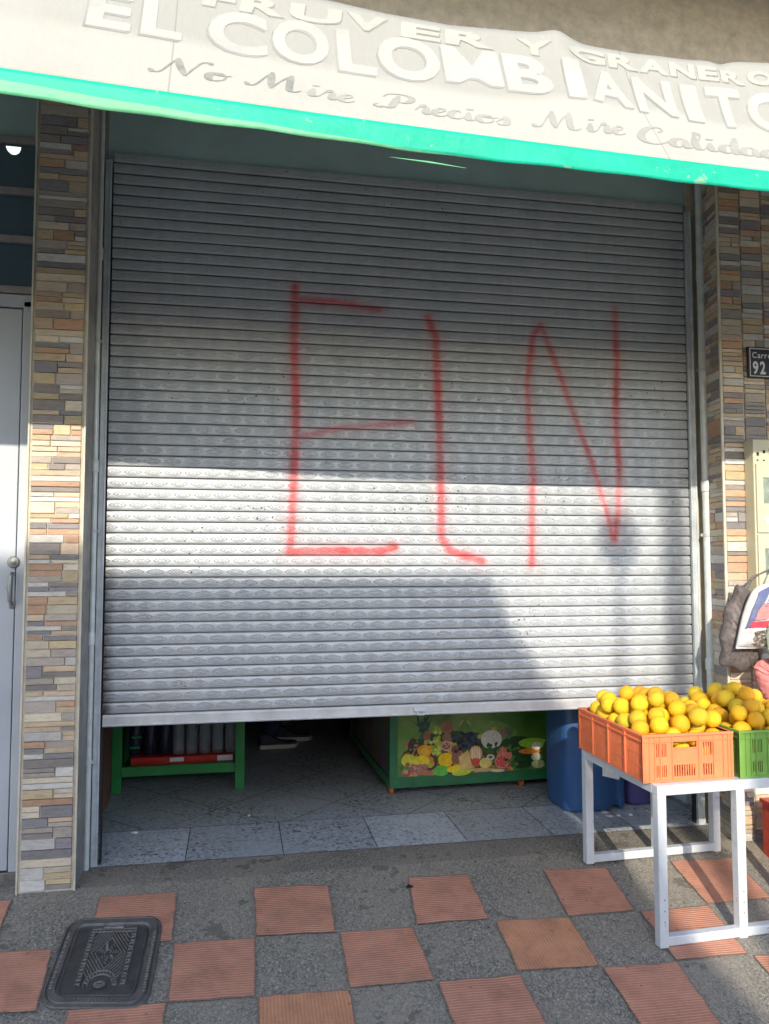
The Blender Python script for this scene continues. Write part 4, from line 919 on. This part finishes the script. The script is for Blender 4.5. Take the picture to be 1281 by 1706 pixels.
ell(755, 1255, 80, 38, (.03, .075, .025)); ell(742, 1262, 76, 28, (.10, .045, .03)); ell(862, 1256, 40, 28, (.025, .07, .02))
for _ in range(120):
    x_, y_ = rg.uniform(668, 862), 1290 - abs(rg.gauss(0, 24)); ell(x_, y_, rg.uniform(4, 9), rg.uniform(4, 8), rg.choice([(.45, .16, .06), (.60, .42, .04), (.30, .10, .06), (.10, .24, .04), (.05, .12, .03), (.42, .40, .05), (.36, .14, .12), (.62, .26, .03)]), rg.uniform(0, 3), 12)
for i in range(26):
    an = rg.uniform(-2.75, -.4); L = rg.uniform(14, 34); bx, by = 702 + rg.uniform(-7, 7), 1232 - rg.uniform(0, 26); tx, ty = bx + L * .55 * math.cos(an) , by + L * math.sin(an) * .75
    poly([(bx - 3, by), (tx, ty), (bx + 3, by + 1)], rg.choice([(.015, .05, .04), (.02, .08, .05), (.04, .12, .07)]))
ell(686, 1244, 9, 15, (.06, .045, .03)); [ell(686 + rg.uniform(-7, 7), 1244 + rg.uniform(-12, 12), 1.6, 1.6, (.30, .22, .12)) for _ in range(14)]
for _ in range(38): ell(724 + rg.gauss(0, 4), 1215 + rg.uniform(-4, 44), 3, 3, rg.choice([(.40, .52, .05), (.28, .42, .04), (.55, .60, .12)]))
ell(741, 1211, 11, 11, (.28, .13, .07)); ell(742, 1229, 9, 8, (.30, .15, .09)); ell(755, 1250, 7, 8, (.22, .10, .07)); ell(708, 1225, 6, 8, (.32, .12, .08))
ell(740, 1243, 10, 9, (.55, .36, .28)); ell(740, 1243, 6.5, 5.5, (.28, .10, .08)); [ell(740 + rg.uniform(-5, 5), 1243 + rg.uniform(-4, 4), 1, 1, (.6, .45, .3)) for _ in range(8)]
for _ in range(75): ell(774 + rg.gauss(0, 10), 1236 + rg.gauss(0, 8), 3, 3, rg.choice([(.01, .015, .03), (.02, .03, .06), (.05, .07, .11)]))
ell(771, 1208, 9, 9, (.42, .45, .10)); ell(768, 1206, 3, 3, (.5, .3, .1)); poly([(760, 1215), (771, 1196), (784, 1216), (772, 1222)], (.10, .22, .05))
ell(816, 1233, 18, 16, (.62, .62, .58)); [ell(816 + rg.uniform(-12, 12), 1233 + rg.uniform(-11, 11), .8, .8, (.40, .40, .38)) for _ in range(25)]
for _ in range(18): ell(816 + rg.gauss(0, 8), 1250 + rg.gauss(0, 4), 4, 2.4, rg.choice([(.02, .08, .02), (.04, .13, .03)]), rg.uniform(0, 3))
ell(704, 1250, 12, 10, (.78, .36, .02)); ell(704, 1251, 7, 6, (.85, .48, .05))
ell(678, 1266, 12, 11, (.62, .62, .05)); ell(699, 1267, 13, 9, (.78, .62, .03)); ell(739, 1266, 13, 12, (.85, .55, .01)); ell(757, 1264, 9, 9, (.30, .13, .09))
for _ in range(24): ell(693 + rg.gauss(0, 10), 1280 + rg.gauss(0, 4), 4.2, 4, rg.choice([(.38, .16, .13), (.50, .24, .18), (.30, .13, .10)]))
ell(731, 1284, 13, 9, (.12, .48, .07)); ell(757, 1281, 17, 6, (.82, .66, .02), -.15); ell(765, 1288, 16, 5, (.50, .60, .06), -.1)
poly([(760, 1262), (776, 1250), (784, 1280), (764, 1284)], (.75, .52, .20)); ell(789, 1256, 11, 13, (.72, .42, .24)); [ell(783 + i * 4, 1256, 1.4, 11, (.82, .66, .42)) for i in range(4)]
ell(789, 1270, 8, 6, (.62, .08, .06)); ell(805, 1273, 10, 9, (.74, .62, .20)); ell(814, 1263, 7, 5, (.66, .60, .52)); ell(814, 1263, 3.4, 2.4, (.10, .16, .06))
ell(838, 1260, 13, 11, (.64, .20, .15)); ell(833, 1271, 12, 12, (.68, .24, .20)); ell(833, 1271, 10, 10, (.60, .06, .06)); [poly([(833, 1271), (833 + 9.5 * math.cos(a_), 1271 + 9.5 * math.sin(a_)), (833 + 9.5 * math.cos(a_ + .12), 1271 + 9.5 * math.sin(a_ + .12))], (.72, .34, .28)) for a_ in [i * .7 for i in range(9)]]
ell(800, 1284, 22, 3, (.55, .42, .20)); ell(826, 1286, 12, 2.6, (.60, .55, .40))
for _ in range(26): ell(852 + rg.gauss(0, 7), 1262 + rg.gauss(0, 12), 4, 2.6, rg.choice([(.02, .09, .02), (.04, .16, .03), (.07, .22, .05)]), rg.uniform(0, 3))
for i in range(20):
    an = rg.uniform(-2.6, -.5); poly([(845, 1232), (845 + 15 * math.cos(an), 1232 + 24 * math.sin(an)), (848, 1233)], (.10, .20, .08))
ell(888, 1240, 26, 9, (.30, .58, .05)); ell(882, 1254, 20, 5, (.80, .26, .04)); ell(894, 1245, 9, 7, (.75, .74, .60)); ell(893, 1264, 9, 7, (.62, .64, .50)); ell(896, 1276, 12, 7, (.44, .52, .24)); ell(872, 1272, 9, 9, (.02, .07, .02))
ell(910, 1258, 6, 22, (.05, .14, .04))
o2 = gp.build('printed_fruit', mats, None)
o2.parent = o; o2.matrix_parent_inverse = Matrix.Identity(4)

# green rack with bottle packs
t = root('green_rack', (.26, 1.3, 0), 'green painted steel rack standing inside at the left under the shutter', 'rack')
for x, y in ((-.115, 1.045), (.572, 1.02), (-.115, 1.55), (.572, 1.53)): g = MB(); g.box((x, y, .001), (x + .055, y + .045, .86), .003); g.build('leg', 'green_paint', t)
g = MB(); g.box((-.06, 1.03, .098), (.573, 1.065, .152), .003); g.box((-.06, 1.545, .098), (.573, 1.575, .152), .003); g.box((-.06, 1.066, .12), (.573, 1.544, .135)); g.box((-.12, 1.02, .862), (.63, 1.6, .90), .003); g.build('shelf', 'green_paint', t)
t = root('bottle_pack', (.32, 1.25, .136), 'pack of clear empty bottles in red shrink wrap on the green rack', 'bottle pack')
g = MB(); g.box((-.02, 1.10, .137), (.565, 1.50, .185), .012); g.build('wrap', 'red_wrap', t)
g = MB(); g.box((.20, 1.098, .155), (.28, 1.101, .178)); g.box((.47, 1.098, .150), (.56, 1.101, .180)); g.build('wrap_print', 'label_white', t)
for i in range(5):
    for j in range(2):
        g = MB(); x, y = .245 + i * .075, 1.15 + j * .09; g.lathe([(.030, .19), (.034, .20), (.034, .26), (.031, .27), (.034, .28), (.034, .38), (.022, .42), (.014, .45), (.014, .47)], (x, y, 0), 16); g.build('bottle', 'clear', t, smooth=True)
t = root('dark_bottles', (.06, 1.28, .186), 'dark bottles with green labels at the left end of the rack shelf', 'bottle pack')
for i in range(3):
    g = MB(); x = -.005 + i * .085; g.lathe([(.034, .186), (.038, .195), (.038, .40), (.024, .46), (.014, .50)], (x, 1.2, 0), 16); bt = g.build('bottle', 'bottle_dark', t, smooth=True)
g = MB(); g.box((-.03, 1.155, .225), (.025, 1.16, .237)); g.box((-.02, 1.155, .285), (.035, 1.16, .297)); g.build('bottle_label', 'green_paint', t)

# plastic containers behind the table
def container(name, x0, x1, y0, y1, z1, mat, label, notch):
    t = root(name, ((x0 + x1) / 2, (y0 + y1) / 2, 0), label, 'container')
    bm = bmesh.new(); bmesh.ops.create_cube(bm, size=1)
    for v in bm.verts: v.co = Vector(((x0 + x1) / 2 + v.co.x * (x1 - x0), (y0 + y1) / 2 + v.co.y * (y1 - y0), .001 + (v.co.z + .5) * z1))
    ve = [e for e in bm.edges if abs(e.verts[0].co.z - e.verts[1].co.z) > .1]; bmesh.ops.bevel(bm, geom=ve, offset=.07, segments=5, profile=.5, affect='EDGES')
    he = [e for e in bm.edges if e.is_boundary or len(e.link_faces) == 2 and abs(e.calc_face_angle(0)) > 1.2]; bmesh.ops.bevel(bm, geom=he, offset=.025, segments=3, profile=.5, affect='EDGES')
    g = MB(); g.bm(bm); o = g.build('body', mat, t, smooth=True, auto=50)
    if notch:
        c = bpy.data.meshes.new('cut'); q = MB(); q.tube([(notch, y0 - .05, -.01), (notch, y0 + .12, -.01)], .045, 20); cm = q.build('cut', mat); md = o.modifiers.new('b', 'BOOLEAN'); md.operation = 'DIFFERENCE'; md.object = cm; md.solver = 'EXACT'
        dg = bpy.context.evaluated_depsgraph_get(); dg.update(); me = bpy.data.meshes.new_from_object(o.evaluated_get(dg)); o.modifiers.clear(); o.data = me; bpy.data.objects.remove(cm)
    g = MB(); g.lathe([(.05, z1), (.052, z1 + .03), (.045, z1 + .035)], ((x0 + x1) / 2, (y0 + y1) / 2, 0), 20); g.build('cap', mat, t, smooth=True); return t
container('blue_container', 2.270, 2.625, .245, .56, .74, 'blue_plastic', 'large blue plastic container standing just inside the shutter behind the table', 2.54)
container('violet_container', 2.640, 2.82, .30, .55, .70, 'violet_plastic', 'violet blue plastic container partly hidden to the right of the blue one', 0)
t = root('price_card', (2.50, .235, .205), 'small white card stuck on the front of the blue container', 'card')
g = MB(); g.add([(2.472, .2385, .190), (2.565, .2385, .165), (2.572, .2385, .200), (2.472, .2385, .252)], [(0, 1, 2, 3)]); g.v += [(a_, b_ + .002, c_) for a_, b_, c_ in g.v]; g.f += [(7, 6, 5, 4), (0, 4, 5, 1), (1, 5, 6, 2), (2, 6, 7, 3), (3, 7, 4, 0)]; g.mi += [0] * 5; g.col += [(1, 1, 1)] * 5; g.build('card', 'label_white', t)

# person standing inside, only the shoes and trouser hems show
t = root('person', (.85, 2.1, 0), 'person in dark trousers and dark shoes with white soles standing inside the shop', 'person')
def skinned(name, verts, edges, mat, lv=2, rootv=0, parent=t):
    me = bpy.data.meshes.new(name); me.from_pydata([v[:3] for v in verts], edges, []); o = link(bpy.data.objects.new(name, me)); attach(o, parent)
    sk = o.modifiers.new('s', 'SKIN'); sk.use_smooth_shade = True; ly = me.skin_vertices[0] if me.skin_vertices else None
    if ly is None:
        bm = bmesh.new(); bm.from_mesh(me); bm.verts.layers.skin.verify(); bm.to_mesh(me); bm.free(); ly = me.skin_vertices[0]
    for i, v in enumerate(verts): ly.data[i].radius = (v[3], v[3] if len(v) < 5 else v[4]); ly.data[i].use_root = (i == rootv)
    o.modifiers.new('d', 'SUBSURF').levels = lv; o.modifiers['d'].render_levels = lv; me.materials.append(M[mat]); return o
px, py = .84, 2.10
body = [(px, py, 1.0, .13, .10), (px, py, 1.22, .13, .10), (px, py, 1.42, .15, .10), (px, py, 1.52, .055), (px + .01, py, 1.60, .06), (px + .02, py, 1.68, .085, .095), (px + .02, py, 1.76, .06),
        (px, py - .10, .92, .085), (px - .01, py - .10, .52, .055), (px - .02, py - .10, .12, .042), (px, py + .12, .92, .085), (px + .08, py + .12, .52, .055), (px + .10, py + .13, .12, .042),
        (px, py - .20, 1.40, .055), (px, py - .25, 1.12, .042), (px + .05, py - .25, .90, .030), (px, py + .20, 1.40, .055), (px, py + .25, 1.12, .042), (px + .05, py + .25, .90, .030)]
be = [(0, 1), (1, 2), (2, 3), (3, 4), (4, 5), (5, 6), (0, 7), (7, 8), (8, 9), (0, 10), (10, 11), (11, 12), (2, 13), (13, 14), (14, 15), (2, 16), (16, 17), (17, 18)]
skinned('body', body, be, 'skin')
tr = [(px, py, 1.0, .145, .115), (px, py, 1.08, .14, .11), (px, py - .10, .92, .10), (px - .01, py - .10, .52, .07), (px - .02, py - .10, .075, .062), (px, py + .12, .92, .10), (px + .08, py + .12, .52, .07), (px + .10, py + .13, .085, .062)]
skinned('trousers', tr, [(0, 1), (0, 2), (2, 3), (3, 4), (0, 5), (5, 6), (6, 7)], 'jeans')
sh_ = [(px, py, 1.10, .15, .12), (px, py, 1.28, .15, .12), (px, py, 1.44, .15, .11), (px, py - .21, 1.40, .07), (px, py - .25, 1.2, .06), (px, py + .21, 1.40, .07), (px, py + .25, 1.2, .06)]
skinned('shirt', sh_, [(0, 1), (1, 2), (2, 3), (3, 4), (2, 5), (5, 6)], 'shirt')
hr = [(px - .005, py, 1.74, .09, .09), (px - .03, py, 1.68, .085, .09), (px - .04, py, 1.62, .06)]
skinned('hair', hr, [(0, 1), (1, 2)], 'hair')
for side in (-1, 1):   # hands: palm, four fingers of different lengths and a thumb
    hx, hy, hz = px + .06, py + side * .25, .87; hv = [(hx, hy, hz, .022, .014), (hx + .02, hy, hz - .06, .026, .014)]; he = [(0, 1)]
    for i, (dx, L) in enumerate(((-.024, .062), (-.008, .074), (.009, .070), (.024, .055))):
        s0 = len(hv); hv += [(hx + .02 + dx, hy, hz - .085, .009), (hx + .02 + dx, hy - side * .012, hz - .085 - L * .55, .0085), (hx + .02 + dx, hy - side * .03, hz - .085 - L, .0075)]; he += [(1, s0), (s0, s0 + 1), (s0 + 1, s0 + 2)]
    s0 = len(hv); hv += [(hx + .045, hy - side * .01, hz - .035, .010), (hx + .060, hy - side * .02, hz - .07, .009)]; he += [(0, s0), (s0, s0 + 1)]
    skinned('hand', hv, he, 'skin', 1)
for (sx_, sy_, ang) in ((px - .035, py - .115, 0.06), (px + .085, py + .115, -.12)):
    def SP(a_, b_, c_): return (sx_ + a_ * math.cos(ang) - b_ * math.sin(ang), sy_ + a_ * math.sin(ang) + b_ * math.cos(ang), c_)
    ol_ = [(-.07, 0), (-.06, -.030), (-.02, -.034), (.06, -.036), (.14, -.048), (.185, -.036), (.205, 0), (.185, .030), (.12, .038), (.05, .030), (-.02, .030), (-.06, .028)]; n = len(ol_)
    so_ = [Vector(p) for p in ol_]; rows_ = [(0.001, .96), (.012, 1.03), (.028, 1.0)]
    g = MB(); g.add([SP(p.x * s_, p.y * s_, z) for z, s_ in rows_ for p in so_], [tuple(range(n))[::-1], tuple(range(2 * n, 3 * n))] + [(k_ * n + i, k_ * n + (i + 1) % n, (k_ + 1) * n + (i + 1) % n, (k_ + 1) * n + i) for k_ in range(2) for i in range(n)]); g.build('sole', 'sole', t, smooth=True)
    rows_ = [(.0285, .985, 0), (.045, .95, 0), (.062, .84, -.006), (.080, .62, -.025), (.098, .44, -.035)]
    g = MB(); g.add([SP(p.x * s_ + dx - (.0 if z < .06 else 0), p.y * min(1, s_ * 1.25), z - max(0, p.x - .05) * .22 * (z > .05)) for z, s_, dx in rows_ for p in so_], [tuple(range(n))[::-1], tuple(range(4 * n, 5 * n))] + [(k_ * n + i, k_ * n + (i + 1) % n, (k_ + 1) * n + (i + 1) % n, (k_ + 1) * n + i) for k_ in range(4) for i in range(n)]); g.build('shoe', 'shoe', t, smooth=True)

# ------------------------------------------------------------------ small things on the ground
def scrap(x, y, r_, seed, name, mat, label, cat, asp=1.6, hz=.006):
    rg = random.Random(seed); n = 11; z = ramp_z(y) + .002; g = MB(); ring = [(x + asp * r_ * math.cos(i * 6.283 / n) * rg.uniform(.6, 1.1), y + r_ * math.sin(i * 6.283 / n) * rg.uniform(.6, 1.1)) for i in range(n)]
    vs = [(a_, b_, z) for a_, b_ in ring] + [(x + (a_ - x) * .6, y + (b_ - y) * .6, z + hz * rg.uniform(.5, 1.2)) for a_, b_ in ring]
    g.add(vs, [tuple(range(n))[::-1], tuple(range(n, 2 * n))] + [(i, (i + 1) % n, n + (i + 1) % n, n + i) for i in range(n)]); tag(g.build(name, mat), label, cat)
scrap(.098, .376, .014, 3, 'paper_scrap', 'paper', 'torn white paper scrap on the shop floor below the green rack', 'litter')
scrap(.646, .526, .006, 4, 'paper_scrap', 'paper', 'tiny white paper scrap on the shop floor right of the green rack', 'litter')
scrap(1.288, -.410, .019, 6, 'dark_pebble', 'rubber', 'black flat blot lying on the corner of a terracotta tile', 'stain', .85, .003)

# ------------------------------------------------------------------ cast iron cover
t = root('access_cover', (.13, -.72, -.08), 'rounded cast iron utility cover with ribbed pattern set in the pavement at the left', 'utility cover')
# four corners on the ramp (front = towards the street)
q = [Vector((-.048, -.905)), Vector((.300, -.955)), Vector((.310, -.480)), (Vector((-.040, -.452)))]
def cover(s, tt):  # 0..1 across, 0..1 from street side to shop side
    p = (q[0] * (1 - s) + q[1] * s) * (1 - tt) + (q[3] * (1 - s) + q[2] * s) * tt; return p
def CP(s, tt, h): p = cover(s, tt); return (p.x, p.y, ramp_z(p.y) + .003 + h)
def rrect(m_, rad, n=7):
    out = []
    for cx, cy, a0 in ((1 - m_ - rad, 1 - m_ * .8 - rad, 0), (m_ + rad, 1 - m_ * .8 - rad, 90), (m_ + rad, m_ * .8 + rad, 180), (1 - m_ - rad, m_ * .8 + rad, 270)):
        for i in range(n): an = R_(a0 + 90 * i / (n - 1)); out.append((cx + rad * math.cos(an), cy + rad * math.sin(an)))
    return out
def rings(mb, spec):
    n = 28; vs = []
    for m_, rad, h in spec: vs += [CP(a_, b_, h) for a_, b_ in rrect(m_, rad)]
    fs = [(k_ * n + i, k_ * n + (i + 1) % n, (k_ + 1) * n + (i + 1) % n, (k_ + 1) * n + i) for k_ in range(len(spec) - 1) for i in range(n)]; fs.append(tuple(range((len(spec) - 1) * n, len(spec) * n))); mb.add(vs, fs)
g = MB(); rings(g, [(-.005, .17, -.002), (.0, .17, .003), (.022, .16, .005), (.030, .155, .001), (.036, .15, .001), (.044, .145, .007), (.105, .11, .007), (.118, .10, -.001)]); g.build('rim', 'iron_rim', t, smooth=True, auto=30)
g = MB(); rings(g, [(.135, .08, .0005), (.140, .08, .004), (.150, .07, .004), (.158, .06, .002)]); g.build('lid', 'iron', t, smooth=True, auto=30)
g = MB()
def rib(s0, t0, s1, t1, w_, h0=.001, h1=.0065):
    A, B = Vector((s0, t0)), Vector((s1, t1)); d = (B - A); L = d.length; d.normalize(); nn_ = Vector((-d.y, d.x)) * w_
    c4 = [A - nn_, B - nn_, B + nn_, A + nn_]; vs = [CP(c.x, c.y, h0) for c in c4] + [CP(A.x * .0 + c.x, c.y, h1) for c in [A - nn_ * .6, B - nn_ * .6, B + nn_ * .6, A + nn_ * .6]]
    g.add(vs, [(4, 5, 6, 7), (0, 1, 5, 4), (1, 2, 6, 5), (2, 3, 7, 6), (3, 0, 4, 7)])
x0, x1, y0, y1 = .335, .690, .24, .80
for a_ in (x0 - .055, x0 - .012, x1 + .012, x1 + .055): rib(a_, .20, a_, y1 + .03, .004)
for i in range(16):
    yy = .22 + i * .037; rib(x0 - .05, yy, x0 - .017, yy + (.012 if i % 3 else 0), .006); rib(x1 + .017, yy, x1 + .05, yy + (.0 if i % 2 else .012), .006)
rib(x0 - .05, y1 + .045, x1 + .05, y1 + .045, .004); rib(x0 - .05, y1 + .012, x1 + .05, y1 + .012, .004)
for i in range(10): xx = x0 + i * .04; rib(xx, y1 + .018, xx + (.012 if i % 2 else 0), y1 + .04, .005)
cx, cy = (x0 + x1) / 2, .56
for k_ in range(1, 9):
    o_ = k_ * .034 + .10
    for sx1 in (-1, 1):
        for sy1 in (-1, 1):
            # diagonal ribs in each corner, clipped to the field
            A = (cx + sx1 * o_ * 1.0, cy); B = (cx, cy + sy1 * o_ * 1.35)
            def clipp(A, B):
                P = []
                for i in range(41):
                    p = (A[0] + (B[0] - A[0]) * i / 40, A[1] + (B[1] - A[1]) * i / 40)
                    if x0 < p[0] < x1 and (.36 if abs(p[0] - cx) < .10 else .27) < p[1] < y1: P.append(p)
                return P
            P = clipp(A, B)
            if len(P) > 3: rib(*P[0], *P[-1], .0052)
for i in range(26):
    an = i * .9; rr = .02 + i * .0035; p = (cx + rr * math.cos(an), cy + rr * 1.25 * math.sin(an)); rib(p[0], p[1], p[0] + .022 * math.cos(an + 1.2), p[1] + .026 * math.sin(an + 1.2), .006)
for i in range(13):
    a0, a1 = math.pi * i / 12.5, math.pi * (i + .62) / 12.5
    for rr in (.115, .155): rib(cx + rr * math.cos(a0), .215 + rr * .95 * math.sin(a0), cx + rr * math.cos(a1 + (.1)), .215 + rr * .95 * math.sin(a1 + .1), .0045)
    rib(cx + .12 * math.cos(a0), .215 + .114 * math.sin(a0), cx + .15 * math.cos(a0), .215 + .143 * math.sin(a0), .005)
for i in range(24):
    yy = .14 + i * .028; rib(.925, yy, .95, yy + (.010 if i % 3 else 0), .005, .006, .0095)
    if i % 4: rib(.052, yy, .076, yy + (.008 if i % 2 else 0), .005, .006, .0095)
for i in range(16): xx = .22 + i * .033; rib(xx, .045, xx + (.010 if i % 3 else 0), .068, .005, .006, .0095)
rib(.40, .875, .60, .875, .018, .0, .005); rib(.395, .84, .395, .905, .004); rib(.605, .84, .605, .905, .004)
g.build('raised_pattern', 'iron_worn', t)
g = MB(); p = CP(cx, .215, 0); g.lathe([(.020, .002), (.020, .007), (.012, .009), (.011, .003)], p, 18); g.build('lifting_hole', 'iron_worn', t)

# ------------------------------------------------------------------ the other side of the street (casts the shadows)
YO = -11.0
t = root('house_opposite', (-3, -13, -.55), 'house across the street', 'building')
g = MB(); g.prism([(-6.5, -.6), (.95, -.6), (.50, 3.6), (.22, 4.47), (.0, 5.05), (-.14, 5.5), (-.20, 5.87), (-.30, 6.02), (-.45, 6.25), (-.55, 6.49), (-6.5, 6.60)], -.18, 'Y', YO); g.build('wall', 'facade2', t)
g = MB()
for i in range(3):
    for j in range(2): g.box((-14.5 + 8.6 + i * 2.0, YO + .001, .8 + j * 2.9), (-13.2 + 8.6 + i * 2.0, YO + .03, 2.2 + j * 2.9))
g.build('window', 'glass_dark', t)
t = root('low_wall_opposite', (8, -12, -.55), 'low wall across the street', 'wall')
g = MB(); g.box((1.2, YO - 1.2, -.6), (20, YO - .9, 2.6)); g.build('wall', 'facade', t)
t = root('utility_post', (.42, YO, -.55), 'utility post across the street', 'post')
g = MB(); g.tube([(.47, YO, -.6), (.46, YO, 4), (.45, YO, 5.4), (.425, YO, 6.93)], [.065, .066, .068, .074], 16); g.build('post', 'post', t, smooth=True)
t = root('street_lamp', (.16, YO, 5.6), 'street lamp across the street', 'lamp')
g = MB(); g.tube([(.42, YO, 5.60), (.16, YO, 5.62), (.13, YO, 5.75), (.12, YO, 6.6)], .022, 12); g.build('pole', 'post', t)
g = MB(); g.lathe([(.02, -.13), (.08, -.10), (.115, -.03), (.115, .04), (.08, .10), (.02, .125)], (.118, YO, 6.67), 20); g.build('lamp_head', 'post', t, smooth=True)
